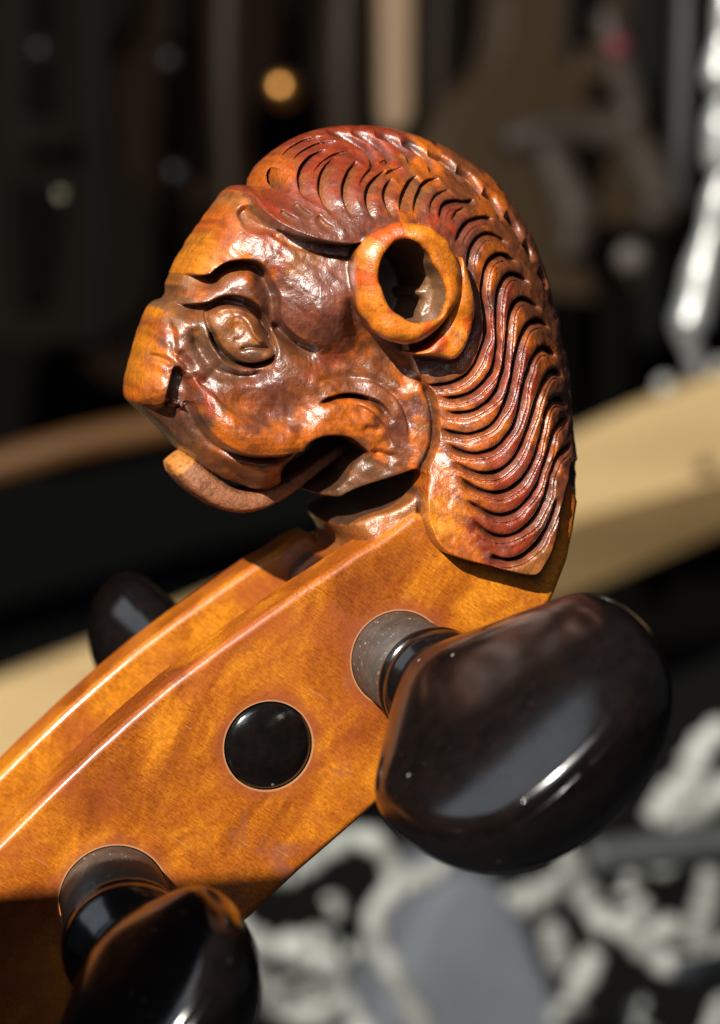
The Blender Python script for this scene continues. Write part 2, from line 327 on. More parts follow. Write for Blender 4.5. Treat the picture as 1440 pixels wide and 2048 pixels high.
# --- grooves of the hair: each ends a lock; drawn from the face side round to the back
MANE = [
 [(880,440),(884,420),(893,406),(915,401),(935,403),(957,398)],
 [(911,488),(920,463),(932,447),(949,438),(975,434),(995,439)],
 [(936,545),(938,508),(947,486),(960,472),(978,466),(1002,474),(1024,490)],
 [(845,766),(862,770),(880,769),(903,765),(923,756),(940,742),(953,722),(962,700),(971,672),(970,640),(966,607),(964,577),(967,550),(975,525),(990,511),(1010,508),(1030,518),(1046,530)],
 [(872,790),(888,795),(903,795),(923,792),(943,785),(962,770),(977,752),(987,733),(992,707),(994,680),(993,650),(992,620),(994,590),(999,573),(1008,557),(1019,548),(1035,548),(1054,556),(1070,572)],
 [(884,820),(900,824),(920,825),(943,822),(963,812),(980,798),(993,780),(1002,758),(1008,733),(1012,705),(1014,675),(1016,648),(1019,625),(1028,607),(1040,597),(1056,598),(1078,611),(1092,625)],
 [(876,858),(895,861),(913,865),(937,868),(962,862),(983,850),(997,832),(1008,808),(1018,783),(1023,757),(1028,728),(1034,700),(1041,675),(1052,653),(1066,642),(1084,640),(1100,650),(1113,663)],
 [(887,884),(910,895),(927,902),(950,907),(973,903),(997,892),(1013,873),(1027,850),(1037,820),(1043,788),(1050,755),(1056,737),(1063,720),(1074,704),(1088,694),(1103,697),(1118,710),(1127,722)],
 [(905,921),(925,932),(948,942),(972,946),(995,942),(1015,930),(1032,910),(1042,890),(1053,862),(1063,832),(1073,795),(1083,770),(1094,753),(1106,743),(1119,742),(1132,752),(1140,764)],
 [(912,949),(938,966),(960,978),(988,985),(1015,980),(1040,962),(1058,938),(1070,912),(1079,880),(1087,845),(1094,820),(1103,806),(1114,798),(1128,798),(1140,808),(1147,818)],
 [(928,998),(952,1010),(980,1025),(1005,1030),(1030,1022),(1050,1005),(1070,978),(1083,948),(1093,912),(1101,882),(1108,863),(1118,850),(1130,841),(1143,839),(1153,845)],
 [(946,1038),(968,1058),(990,1069),(1015,1072),(1040,1062),(1060,1045),(1079,1018),(1092,988),(1099,962),(1104,942),(1113,915),(1127,901),(1141,893),(1154,887)],
 [(980,1108),(1005,1118),(1030,1117),(1050,1108),(1068,1092),(1084,1072),(1097,1048),(1107,1022),(1115,995)]]
g_hair = np.zeros(GX.shape); lock_id = np.full(GX.shape, -1); nearest = np.full(GX.shape, 1e9); sidemap = np.zeros(GX.shape)
wob = smooth_noise(0.5, 3)
for k, c in enumerate(MANE):
    P = toobj(catmull(c, 5), None, 'hair'); s = bbox(P, 2.6)
    d, sd, t = segdist(P, GX[s], GZ[s])
    tp = sstep(t/0.10)*sstep((1-t)/0.10) if k > 2 else sstep(t/0.12)*sstep((1-t)/0.15)
    end = np.exp(-((np.maximum(0, 0.02-t)+np.maximum(0, t-0.98))/0.02))
    sb = 0.50 + 0.05*wob[s]
    D = (1.12 if k > 2 else 0.85)*(1+0.12*wob[s])
    g = D*tp*np.where(sd < 0, 0.86*np.exp(-(d/0.085)**2)+0.14*np.exp(-(d/0.35)**2), 0.80*np.clip(1-d/(sb*1.28), 0, 1)+0.20*np.exp(-(d/0.2)**2)+0.22*np.exp(-((d-0.70-0.06*wob[s])/0.07)**2))
    g_hair[s] = np.maximum(g_hair[s], g)
    nb = d < nearest[s]; lk = np.where(sd < 0, k, k+1)
    nearest[s] = np.where(nb, d, nearest[s]); lock_id[s] = np.where(nb, lk, lock_id[s]); sidemap[s] = np.where(nb, sd, sidemap[s])
# gouge cuts of the crown
CROWN = [
 [(573,280),(555,296),(544,313),(538,332),(541,347)], [(568,330),(564,347),(570,368),(580,385)],
 [(667,297),(643,306),(624,320),(613,337),(608,357),(611,378),(622,400)],
 [(700,308),(680,315),(660,333),(647,357),(645,382),(653,407),(668,428)],
 [(722,322),(704,342),(692,368),(690,394),(698,416),(706,436)],
 [(777,340),(758,354),(742,370),(733,393),(738,420),(750,441)],
 [(790,356),(775,372),(769,393),(776,415),(787,436)],
 [(840,352),(823,363),(810,383),(803,402),(802,424)],
 [(884,357),(863,360),(848,370),(839,386),(833,402),(830,425)]]
CROWN2 = [
 [(676,262),(700,271),(722,286),(735,303),(737,325),(728,345)], [(722,263),(750,277),(767,299),(772,320),(765,335)],
 [(768,268),(790,276),(809,291),(819,308),(817,330)], [(815,283),(834,294),(851,308),(861,324),(857,350)],
 [(866,306),(884,317),(902,330),(912,344),(913,366)], [(918,340),(936,354),(948,367),(957,384),(958,402)],
 [(966,386),(984,402),(993,418),(995,442)], [(1003,432),(1018,448),(1027,465),(1027,482)],[(1036,488),(1048,505),(1052,525)],[(1066,545),(1078,562),(1082,580)],[(1092,598),(1104,620),(1108,640)],[(1115,660),(1124,680),(1126,700)]]
g_crown = np.zeros(GX.shape)
for c in CROWN:
    P = toobj(catmull(c, 5), None, 'hair'); s = bbox(P, 2.6); d, sd, t = segdist(P, GX[s], GZ[s])
    tp = (np.sin(np.clip(t, 0, 1)*math.pi)**0.6)
    # these strokes run downwards; the deep side is on their inner (right in the picture) side
    g = 0.95*tp*np.where(sd > 0, np.exp(-(d/0.10)**2), 0.8*np.clip(1-d/0.95, 0, 1)+0.2*np.exp(-(d/0.3)**2))
    g_crown[s] = np.maximum(g_crown[s], g)
for c in CROWN2:
    P = toobj(catmull(c, 5), 6.0 if c[0][0] < 1000 else 5.0, 'hair'); s = bbox(P, 2.6); d, sd, t = segdist(P, GX[s], GZ[s])
    tp = (np.sin(np.clip(t, 0, 1)*math.pi)**0.6)
    g = 0.75*tp*np.where(sd > 0, np.exp(-(d/0.10)**2), 0.35*np.exp(-(d/0.9)**2)+0.65*np.exp(-(d/0.42)**2))
    g = 1.5*tp*np.where(sd < 0, np.exp(-(d/0.6)**2), np.exp(-(d/0.12)**2))
    g_crown[s] = np.maximum(g_crown[s], g)
for c in [[(583,312),(603,293),(632,276),(668,268)], [(598,322),(622,300),(655,284),(692,281)], [(632,352),(650,328),(680,308),(714,300)], [(570,420),(584,432),(600,440)], [(722,372),(740,346),(766,326),(790,318)], [(765,362),(784,344),(812,334)],
          [(905,440),(915,424),(935,414)], [(862,428),(866,404),(880,388),(905,380)], [(640,430),(652,446),(668,456)], [(600,404),(612,420),(628,432)]]:
    P = toobj(catmull(c, 5), None, 'hair'); s = bbox(P, 2.6); d, sd, t = segdist(P, GX[s], GZ[s])
    g = 0.55*(np.sin(np.clip(t, 0, 1)*math.pi)**0.6)*np.where(sd > 0, np.clip(1-d/0.6, 0, 1), np.exp(-(d/0.10)**2))
    g_crown[s] = np.maximum(g_crown[s], g)
g_hair = np.maximum(g_hair, g_crown)

# --- cuts of the face: (points, depth, width on the left-hand side, width on the right-hand side, end taper)
def cut(px, D, sl, sr, taper=0.12, n=5, which='face', dw=0.0, w=None, m=4.5):
    P = toobj(catmull(px, n), w, which, dw); s = bbox(P, m); d, sd, t = segdist(P, GX[s], GZ[s])
    tp = sstep(t/taper)*sstep((1-t)/taper) if taper else 1.0
    endd = np.ones_like(t)
    out = np.zeros(GX.shape); out[s] = D*tp*np.where(sd < 0, np.exp(-(d/sl)**2), np.exp(-(d/sr)**2)); return out
g = np.zeros(GX.shape)
BROW_TOP = [(370,534),(374,541),(384,547),(398,552),(423,552),(438,540),(457,528),(486,522),(513,525),(532,541),(544,563),(554,583),(558,606),(558,630),(565,647),(580,663),(600,680),(624,690),(640,688)]
g += cut(BROW_TOP, 2.3, 0.08, 1.10, 0.08)*sstep((GX-toobj([(362,545)], None, 'face')[0][0])/0.7)
BROW_LOW = [(350,590),(361,603),(377,611),(402,610),(423,606),(437,599),(452,594),(473,594),(496,600),(517,614),(532,630),(542,653),(548,676),(549,700),(548,722)]
g += cut([(556,640),(566,650),(582,666),(602,683),(626,693),(650,694)], 0.8, 0.08, 0.5, 0.2)
g += cut(BROW_LOW, 1.7, 0.08, 0.95, 0.16)
sd_eye = region([(414,632),(424,618),(443,610),(470,612),(498,622),(523,638),(539,657),(545,680),(545,708),(528,720),(500,726),(473,721),(452,709),(436,692),(425,674),(417,652)], None, 'face', -0.8)
EYE_LOW = [(420,660),(430,684),(441,700),(455,713),(473,723),(498,728),(527,723),(546,713)]
g += cut(EYE_LOW, 1.1, 0.09, 0.30, 0.1, dw=-0.8)
g += cut([(386,648),(392,675),(404,704),(422,730),(446,745),(476,752),(508,750),(534,742),(550,730)], 0.85, 0.55, 0.55, 0.18)
g -= cut([(410,640),(412,665),(422,690),(436,712),(455,733),(480,742),(508,742),(535,735)], 0.35, 0.22, 0.22, 0.2)
g += 0.45*np.exp(-((sd_eye+0.10)/0.12)**2)
# pupil, lid facet
ic = toobj([(466,657)], None, 'face', -0.3)[0]; ir = np.hypot(GX-ic[0], GZ-ic[1])
g += 0.10*np.exp(-((ir-0.90)/0.18)**2)*(GX > ic[0]-0.2)+0.24*np.exp(-(ir/0.55)**2)
g -= cut([(425,640),(434,622),(452,616),(474,618),(500,628),(522,644),(537,664)], 0.22, 0.14, 0.14, 0.15, dw=-0.5)
g -= cut([(478,632),(490,650),(502,672),(520,684),(542,690)], 0.40, 0.35, 0.12, 0.2, dw=-0.5)
g += cut([(470,700),(490,694),(515,695),(542,698)], 0.35, 0.15, 0.15, 0.2, dw=-0.5)
# lip roll, crease above it, line of the mouth
g += cut([(384,740),(404,765),(432,788),(454,811),(481,829),(512,840),(548,845),(584,843),(618,832)], 1.15, 1.35, 0.18, 0.15)
g += cut([(383,800),(392,822),(403,842),(414,858),(428,874),(450,893),(481,908),(514,915),(552,915),(586,910),(604,902)], 1.5, 0.09, 0.55, 0.05)
g += cut([(374,752),(380,775),(384,800)], 0.7, 0.35, 0.1, 0.2)
# the band of the lower lip lies back from the upper lip
LIPB = [(366,812),(380,802),(392,824),(403,844),(414,860),(428,876),(450,895),(481,910),(514,917),(552,917),(586,912),(606,903),(604,930),(594,965),(545,1000),(480,990),(420,950),(378,905),(352,850)]
sd_lip = region(LIPB, None, 'face', -0.5); g += 1.15*sstep((sd_lip+0.04)/0.16)
# nose
g += cut([(352,700),(360,716),(374,732),(384,746)], 0.45, 0.5, 0.2, 0.25)
g += cut([(346,640),(352,668),(352,700),(346,722)], 0.35, 0.15, 0.45, 0.25)
g += cut([(290,724),(303,716),(320,714),(338,722),(348,733)], 0.55, 0.18, 0.30, 0.12)
sd_nost = region([(348,733),(358,738),(376,757),(384,785),(382,806),(368,812),(352,806),(338,812),(332,800),(338,772),(343,750)], None, 'face')
g += 1.5*sstep((sd_nost+0.05)/0.3)
g += cut([(352,734),(362,742),(374,756)], 0.8, 0.15, 0.15, 0.25)
sd_chin = region([(318,812),(336,800),(352,806),(368,812),(366,850),(380,890),(420,935),(360,925),(300,860),(262,815)], None, 'face')
g += 2.6*sstep((sd_chin+0.05)/0.5)
# forehead flourishes
g += cut([(411,434),(418,426),(429,421),(441,421),(450,429),(453,441),(446,451)], 0.45, 0.24, 0.24, 0.2)
g += cut([(441,455),(440,466),(434,478)], 0.35, 0.25, 0.25, 0.3)
g += cut([(409,470),(396,480),(382,493),(370,507),(359,524),(357,530)], 0.45, 0.22, 0.22, 0.2)
sd_bas = region([(484,432),(488,416),(500,408),(515,412),(530,430),(552,450),(572,462),(548,468),(515,467),(493,456)], None, 'face')
g += 0.9*sstep((sd_bas+0.1)/0.7)
g += cut([(535,462),(560,478),(600,497),(650,509),(700,514),(745,512)], 0.45, 0.9, 0.12, 0.1)
g -= cut([(516,440),(524,430),(523,418)], 0.35, 0.5, 0.5, 0.2)
# hollow under the cheek bone and the swirls of the jaw
g += cut([(590,722),(630,716),(670,722),(710,740),(745,762)], 0.55, 1.1, 1.3, 0.25)
g += cut([(628,766),(660,760),(693,758),(725,758),(752,764),(784,786),(805,812),(817,845),(819,880)], 0.40, 0.5, 0.12, 0.15)
g += cut([(636,812),(650,802),(668,795),(693,790),(720,792),(756,804),(776,824),(788,848)], 1.05, 0.10, 0.42, 0.15)
g += cut([(676,793),(700,791),(725,794),(748,803)], 1.2, 0.12, 0.2, 0.3)
g += cut([(705,808),(730,817),(750,832),(770,856),(783,880),(788,900)], 0.35, 0.12, 0.4, 0.2)
g += cut([(722,858),(745,858),(770,864)], 0.3, 0.3, 0.3, 0.3)
g += cut([(738,905),(760,905),(785,912),(800,908)], 0.4, 0.2, 0.4, 0.25)
g += cut([(690,955),(720,930),(745,915)], 0.5, 0.4, 0.4, 0.25)
g += cut([(846,760),(858,785),(868,815),(871,850),(868,885),(858,915),(846,940),(843,975),(848,1010)], 0.75, 0.55, 0.35, 0.1)
g += cut([(730,600),(716,640),(735,680),(765,705),(800,730),(838,750)], 0.9, 0.8, 1.2, 0.1)
# groove that frames the mane on the neck
g += cut([(838,1000),(842,1040),(854,1082),(876,1108),(905,1126)], 0.55, 0.45, 0.2, 0.15)
face_mask = 1-hair
G = g*face_mask + g_hair*hair
lea = smooth_noise(0.16, 11); lea2 = smooth_noise(0.34, 12); lea3 = smooth_noise(0.9, 13)
chis = smooth_noise(0.16, 14, 4.0, 0.9)
leather = 0.018*lea+0.030*lea2+0.05*lea3+0.022*chis-0.045*np.abs(smooth_noise(0.42, 51))
W = WF*(1-hair)+WH*hair
eye_dome = np.clip(sd_eye/0.9, 0, 1); W = W + 0.85*np.sqrt(np.clip(1-(1-eye_dome)**2, 0, 1))*(sd_eye > 0)
G = G + leather*0.7
# holes that go right through: mouth corner, slit under the jaw
HOLE_M = [(596,925),(600,908),(612,885),(638,872),(668,869),(695,874),(718,890),(733,904),(724,918),(713,930),(702,952),(688,972),(660,990),(630,1000),(600,985),(584,955)]
HOLE_T = [(560,1010),(620,1000),(682,998),(700,988),(722,976),(760,960),(800,945),(822,936),(837,944),(832,968),(815,996),(782,1019),(740,1033),(704,1052),(690,1062),(640,1100),(560,1080)]
sm = region(HOLE_M, 8.5); stt = region(HOLE_T, 8.8)
hole = np.maximum(sm, stt)                                  # + inside
# --- ear
EAR_W = 15.0
ring = 0.05*smooth_noise(1.1, 62)+0.04*lea2+region([(713,545),(722,499),(747,470),(777,451),(810,440),(847,443),(879,457),(906,480),(925,514),(932,560),(927,600),(912,635),(889,660),(850,688),(816,694),(785,687),(754,666),(729,630),(716,587)], EAR_W)
inner = -0.26+0.05*smooth_noise(0.7, 61)+0.05*lea2+region([(752,545),(756,576),(768,608),(789,633),(818,651),(848,654),(875,644),(893,626),(897,597),(890,555),(877,524),(860,499),(841,481),(810,472),(785,483),(764,510)], EAR_W)
tail = region([(925,514),(939,555),(948,597),(950,628),(941,670),(927,703),(908,719),(879,714),(832,708),(860,694),(889,655),(905,600)], 13.6)
inlump = region([(838,690),(830,600),(826,580),(850,560),(880,530),(900,560),(905,620),(880,660)], 10.0)

def smax(a, b, k): h = np.clip(0.5+0.5*(a-b)/k, 0, 1); return b*(1-h)+a*h+k*h*(1-h)
def smin(a, b, k): return -smax(-a, -b, k)
wv = np.arange(-RES*1.0, 16.2, RES)
nW = len(wv)
F = np.empty(GX.shape+(nW,), np.float32); EAR = np.empty(GX.shape+(nW,), bool)
a_ = np.clip((RR-d_out)/RR, 0, 3.0); NP = 2.6
an = a_**NP; Wc = np.clip(W, 3.0, 15)
an1 = a_**(NP-1); Gf = g*face_mask; Gh = G-Gf
for k, wq in enumerate(wv):
    w = abs(wq); b_ = w/Wc; s = (an+b_**NP)**(1/NP)+1e-6
    gr = np.sqrt((an1/s**(NP-1)/RR)**2+((b_**(NP-1))/s**(NP-1)/Wc)**2)+1e-4
    f = np.clip((1-s)/np.maximum(gr, 0.045), -4, 4)
    f = f - Gh*min(1, w/4.0) - Gf*float(sstep(np.array((w-3.2)/3.0)))
    f = smin(f, -hole, 0.35)
    t = EAR_W-w
    e_out = ring-0.10*np.maximum(t, 0)
    e = smin(e_out, t+0.12*lea3, 1.9)
    e = smin(e, w-4, 0.5)
    e2 = smin(tail, 13.8+0.25*lea3-w, 0.8); e2 = smin(e2, w-7, .5)
    e = smax(e, e2, 0.25)
    f2 = smax(f, e, 0.35)
    hd = smin(inner-0.03*np.maximum(t, 0), w-4.0, 0.6)
    lump = smin(inlump+0.25*lea2, 11.3-w-0.35*(GX-np.mean(gx))*0, 0.8)
    hd = smin(hd, -lump, 0.4)
    f2 = smin(f2, -hd+0.0, 0.5)
    F[:, :, k] = f2; EAR[:, :, k] = (e > f-0.05) & (w > 7)
# --- surface nets
def surface_nets(F):
    S = F > 0; nx, ny, nz = F.shape
    cnt = np.zeros((nx-1, ny-1, nz-1), np.uint8)
    for i in (0, 1):
        for j in (0, 1):
            for k in (0, 1): cnt += S[i:nx-1+i, j:ny-1+j, k:nz-1+k]
    act = (cnt > 0) & (cnt < 8); idx = np.full(act.shape, -1, np.int32); I, J, K = np.nonzero(act); idx[act] = np.arange(len(I))
    acc = np.zeros((len(I), 3)); n = np.zeros(len(I))
    C = {}
    for i in (0, 1):
        for j in (0, 1):
            for k in (0, 1): C[i, j, k] = F[I+i, J+j, K+k].astype(np.float64)
    for ax in range(3):
        for u in (0, 1):
            for v in (0, 1):
                p = [u, v]; a = p[:ax]+[0]+p[ax:]; b = p[:ax]+[1]+p[ax:]
                fa, fb = C[tuple(a)], C[tuple(b)]; m = (fa > 0) != (fb > 0); t = np.where(m, fa/np.where(m, fa-fb, 1), 0)
                pt = np.tile(np.array(a, float), (len(I), 1)); pt[:, ax] = t
                acc += pt*m[:, None]; n += m
    V = acc/n[:, None]+np.stack([I, J, K], 1)
    quads = []
    for ax in range(3):
        sl0 = [slice(1, -1)]*3; sl1 = [slice(1, -1)]*3; sl0[ax] = slice(0, -1); sl1[ax] = slice(1, None)
        A = S[tuple(sl0)]; B = S[tuple(sl1)]
        for flip, m in ((0, A & ~B), (1, ~A & B)):
            P = np.stack(np.nonzero(m), 1)
            for q in range(3):
                if q != ax: P[:, q] += 1
            o1, o2 = [(1, 2), (2, 0), (0, 1)][ax]
            def ci(d1, d2):
                Q = P.copy(); Q[:, o1] -= d1; Q[:, o2] -= d2; return idx[Q[:, 0], Q[:, 1], Q[:, 2]]
            q = np.stack([ci(1, 1), ci(0, 1), ci(0, 0), ci(1, 0)], 1)
            if flip: q = q[:, ::-1]
            quads.append(q)
    return V, np.vstack(quads)
V, Q = surface_nets(F)
lab_ear = EAR[np.clip(V[:, 0].astype(int), 0, None), V[:, 1].astype(int), V[:, 2].astype(int)]
del F, EAR
vi = np.clip(np.round(V[:, 0]).astype(int), 0, GX.shape[0]-1); vj = np.clip(np.round(V[:, 1]).astype(int), 0, GX.shape[1]-1)
X = np.stack([x0+V[:, 0]*RES, z0+V[:, 1]*RES, wv[0]+V[:, 2]*RES], 1)      # x, z, w
mid = X[:, 2] < RES*0.5
keep = ~(mid[Q].all(1) & (X[Q][:, :, 2].max(1) < -1e-9)); Q = Q[keep]
X[mid, 2] = 0
nb_e = np.vstack([Q[:, [0, 1]], Q[:, [1, 2]], Q[:, [2, 3]], Q[:, [3, 0]]]); nb_e = np.vstack([nb_e, nb_e[:, ::-1]])
deg = np.bincount(nb_e[:, 0], minlength=len(X)); deg[deg == 0] = 1
for it in range(1):
    avg = np.stack([np.bincount(nb_e[:, 0], X[nb_e[:, 1], q], minlength=len(X)) for q in range(3)], 1)/deg[:, None]
    X = X+(0.5 if it == 0 else 0.35)*np.where(deg[:, None] > 1, avg-X, 0); X[mid, 2] = 0
def bil(A): 
    return A[vi, vj]

# --- colours of the carving: varnish worn to orange on the high places, dark red and brown where it has stayed
ORG, YEL, RED, BRN, PUR, GRY, TAN, DRK = (.47,.125,.007), (.60,.215,.008), (.27,.042,.010), (.20,.064,.016), (.165,.052,.026), (.15,.080,.036), (.31,.120,.028), (.06,.028,.015)
ZF = [(300,660,YEL,50),(280,740,YEL,45),(270,790,ORG,35),(320,780,ORG,35),(330,730,ORG,25),(345,660,RED,25),(375,690,PUR,30),(400,740,PUR,30),(450,390,ORG,40),(400,470,YEL,35),(370,540,YEL,30),(430,450,RED,25),
 (470,470,ORG,35),(440,510,YEL,35),(490,500,ORG,30),(530,480,RED,30),(400,600,ORG,30),(420,590,BRN,25),(580,540,PUR,45),(620,590,PUR,50),(650,640,PUR,45),(680,560,PUR,45),(600,640,PUR,30),(470,570,BRN,40),(530,600,BRN,35),
 (480,660,TAN,35),(510,700,BRN,30),(440,640,TAN,25),(400,680,GRY,25),(420,730,GRY,30),(480,755,GRY,25),(530,750,TAN,22),(560,700,GRY,25),(370,630,GRY,25),(350,590,GRY,22),
 (500,800,PUR,45),(560,780,PUR,45),(620,790,BRN,40),(600,730,BRN,45),(660,720,RED,35),(700,700,ORG,30),(640,700,BRN,40),(740,760,BRN,40),(440,810,BRN,25),(480,850,ORG,35),(540,870,ORG,35),(590,880,ORG,35),(430,850,ORG,30),(400,810,RED,25),
 (500,930,ORG,35),(560,940,ORG,30),(400,870,GRY,30),(440,920,BRN,30),(520,970,BRN,20),(640,830,ORG,35),(700,840,ORG,35),(740,840,ORG,25),(680,775,BRN,25),(760,790,BRN,30),(800,840,PUR,35),(780,880,BRN,25),(810,900,ORG,20),(770,930,BRN,35),(720,960,GRY,25),
 (830,790,ORG,25),(855,820,TAN,20),(862,880,TAN,20),(845,930,BRN,20),(840,990,TAN,25),(780,1030,TAN,30),(700,1060,TAN,30),(530,430,TAN,35),(600,490,TAN,30),(680,505,BRN,30),(760,700,BRN,40),(800,1060,GRY,22),(880,1150,ORG,60),(980,1180,ORG,60),(1080,1180,RED,60),(1140,1080,RED,40),(1140,1150,ORG,25),(350,770,BRN,22),(340,850,DRK,50)]
ZH = [(540,340,ORG,30),(560,300,ORG,30),(600,300,RED,35),(610,350,RED,30),(560,400,RED,30),(600,440,PUR,45),(660,440,PUR,50),(720,450,PUR,45),(660,350,RED,35),(700,320,RED,35),(720,300,RED,30),(740,380,RED,35),(790,330,RED,30),(830,340,TAN,25),(800,400,ORG,30),(850,400,PUR,35),
 (880,340,ORG,25),(920,370,BRN,35),(900,430,RED,35),(980,420,ORG,30),(950,400,BRN,30),(930,480,PUR,35),(1000,450,BRN,30),(980,500,ORG,30),(1040,520,BRN,40),(1080,600,BRN,40),(1110,680,BRN,40),(1130,780,BRN,40),(1145,880,PUR,40),(960,600,PUR,30),(980,650,RED,35),
 (1010,620,RED,35),(1050,640,ORG,30),(1080,700,ORG,30),(1100,770,BRN,35),(1020,720,RED,40),(960,720,ORG,35),(920,740,ORG,30),(860,740,BRN,30),(920,780,ORG,30),(980,780,RED,40),(1040,780,RED,40),(900,840,ORG,30),(960,850,ORG,30),(1020,850,RED,35),(1080,830,ORG,30),(1100,880,ORG,30),
 (900,880,BRN,25),(960,890,ORG,30),(1000,930,RED,35),(1060,900,RED,35),(890,950,ORG,40),(880,1020,YEL,45),(900,1080,ORG,35),(940,1090,ORG,30),(950,990,ORG,30),(1000,970,RED,30),(1040,990,RED,35),(1000,1050,RED,30),(1060,1060,RED,35),(1040,1130,TAN,25),(1080,1140,TAN,20),(980,1125,RED,20),
 (1100,1050,BRN,35),(1120,960,BRN,35),(1130,1000,BRN,30)]
wa = smooth_noise(0.28, 41)[vi, vj]*0.45+smooth_noise(0.9, 43)[vi, vj]*0.6; wb = smooth_noise(0.28, 42)[vi, vj]*0.45+smooth_noise(0.9, 44)[vi, vj]*0.6
def colour(Z, hairside):
    num = np.zeros((len(X), 3)); den = np.zeros(len(X))+1e-6
    P = toobj(np.array([z[:2] for z in Z], float), None, 'hair' if hairside else 'face')
    for (q, (px, py, c, r)) in zip(P, Z):
        d2 = (X[:, 0]+wa-q[0])**2+(X[:, 1]+wb-q[1])**2; wgt = np.exp(-d2/(r/24*0.85)**2)+1e-7/(1e-3+d2)
        num += wgt[:, None]*np.array(c); den += wgt
    return num/den[:, None]
wobx = smooth_noise(0.35, 21)[vi, vj]*0.35
cf = colour(ZF, False); ch = colour(ZH, True)
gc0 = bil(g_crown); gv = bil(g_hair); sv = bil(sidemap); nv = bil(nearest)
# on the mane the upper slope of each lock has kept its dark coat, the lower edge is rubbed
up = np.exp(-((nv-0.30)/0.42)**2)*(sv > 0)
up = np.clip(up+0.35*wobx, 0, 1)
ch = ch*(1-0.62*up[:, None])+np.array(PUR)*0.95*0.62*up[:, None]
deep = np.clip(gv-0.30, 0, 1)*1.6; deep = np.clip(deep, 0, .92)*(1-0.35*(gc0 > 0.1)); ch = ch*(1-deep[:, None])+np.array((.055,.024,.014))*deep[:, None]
gc = bil(g_crown); yc = np.clip((gc-0.1)*1.5, 0, .42)*(bil(WH) > 9); ch = ch*(1-yc[:, None])+np.array((.26,.12,.03))*yc[:, None]
hv = bil(hair)[:, None]
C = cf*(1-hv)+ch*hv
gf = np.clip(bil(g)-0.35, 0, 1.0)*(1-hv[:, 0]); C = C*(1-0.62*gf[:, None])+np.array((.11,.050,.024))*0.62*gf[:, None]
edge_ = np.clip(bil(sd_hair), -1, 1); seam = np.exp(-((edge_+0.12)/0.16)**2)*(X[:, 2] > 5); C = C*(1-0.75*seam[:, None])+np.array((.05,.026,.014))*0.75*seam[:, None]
# ear
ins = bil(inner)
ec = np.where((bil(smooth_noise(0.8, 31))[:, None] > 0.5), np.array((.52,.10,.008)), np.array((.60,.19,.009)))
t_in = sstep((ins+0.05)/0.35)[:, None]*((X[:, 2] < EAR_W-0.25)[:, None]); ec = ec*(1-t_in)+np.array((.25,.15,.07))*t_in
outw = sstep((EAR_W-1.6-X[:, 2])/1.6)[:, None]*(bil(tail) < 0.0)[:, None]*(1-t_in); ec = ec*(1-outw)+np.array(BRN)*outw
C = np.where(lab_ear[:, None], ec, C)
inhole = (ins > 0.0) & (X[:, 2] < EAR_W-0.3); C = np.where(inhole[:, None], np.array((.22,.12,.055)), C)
# walls inside the mouth and throat are set to a darker brown
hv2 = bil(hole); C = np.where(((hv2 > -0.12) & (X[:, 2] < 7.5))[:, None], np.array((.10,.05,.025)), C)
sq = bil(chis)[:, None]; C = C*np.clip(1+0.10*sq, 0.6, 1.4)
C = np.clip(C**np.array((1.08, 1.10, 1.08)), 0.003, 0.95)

# --- split into named parts
FACE_L, HAIRC, EARL, EYEL, NOSE, LIP, JAW, BROWL, NECK = range(9)
cx = X[Q].mean(1); qi = np.clip(((cx[:, 0]-x0)/RES).round().astype(int), 0, GX.shape[0]-1); qj = np.clip(((cx[:, 1]-z0)/RES).round().astype(int), 0, GX.shape[1]-1)
lab = np.full(len(Q), FACE_L)
hq = sd_hair[qi, qj] > 0.02
def inreg(px, **k): return (region(px, n=3, **k)[qi, qj] > 0)
lab[inreg([(240,780),(262,690),(290,612),(332,596),(350,640),(352,700),(348,735),(338,800),(320,815),(262,815)], m=1.0)] = NOSE
lab[inreg([(350,560),(366,530),(384,547),(423,552),(457,528),(513,525),(544,563),(558,606),(558,640),(548,676),(532,630),(496,600),(452,594),(423,606),(377,611),(356,600)], m=1.0)] = BROWL
lab[(sd_eye[qi, qj] > 0.0)] = EYEL
lab[inreg([(363,812),(384,803),(403,842),(428,874),(481,908),(552,915),(604,902),(598,940),(545,990),(480,980),(400,925),(355,850)], m=1.0)] = LIP
lab[inreg([(660,1000),(735,905),(800,905),(835,935),(800,950),(700,1000)], m=1.0)] = JAW
lab[(cx[:, 1] < unproj(780, 1035, 10)[1]+0.35*(cx[:, 0]-unproj(780, 1035, 10)[0])) & ~hq] = NECK
cut_m = lock_id[qi, qj]
mane_reg = hq & (nearest[qi, qj] < 2.4)
lab = np.where(hq, HAIRC, lab)
lab = np.where(mane_reg & (cut_m >= 3), 20+cut_m, lab)
eq = lab_ear[Q].mean(1) > 0.5; lab = np.where(eq | ((inner[qi, qj] > 0) & (cx[:, 2] > 5.9)), EARL, lab)
lab = np.where(X[Q][:, :, 2].max(1) < 3.5, np.where(hq, HAIRC, np.where(lab == NECK, NECK, np.where(lab == NOSE, NOSE, FACE_L))), lab)

# whole mesh normals (both halves) so that the seams between parts do not show
P3 = np.stack([X[:, 0], -X[:, 2], X[:, 1]], 1)*MM
def vnormals(P, Q):
    n = np.cross(P[Q[:, 2]]-P[Q[:, 0]], P[Q[:, 3]]-P[Q[:, 1]]); out = np.zeros_like(P)
    for c in range(4):
        for q in range(3): out[:, q] += np.bincount(Q[:, c], n[:, q], minlength=len(P))
    return out
# orientation check: outward normal on the near face must point to -y
nn = vnormals(P3, Q)
if nn[:, 1].sum() > 0: Q = Q[:, ::-1]; nn = -nn
nn[mid, 1] = 0; nn /= np.linalg.norm(nn, axis=1)[:, None]+1e-12

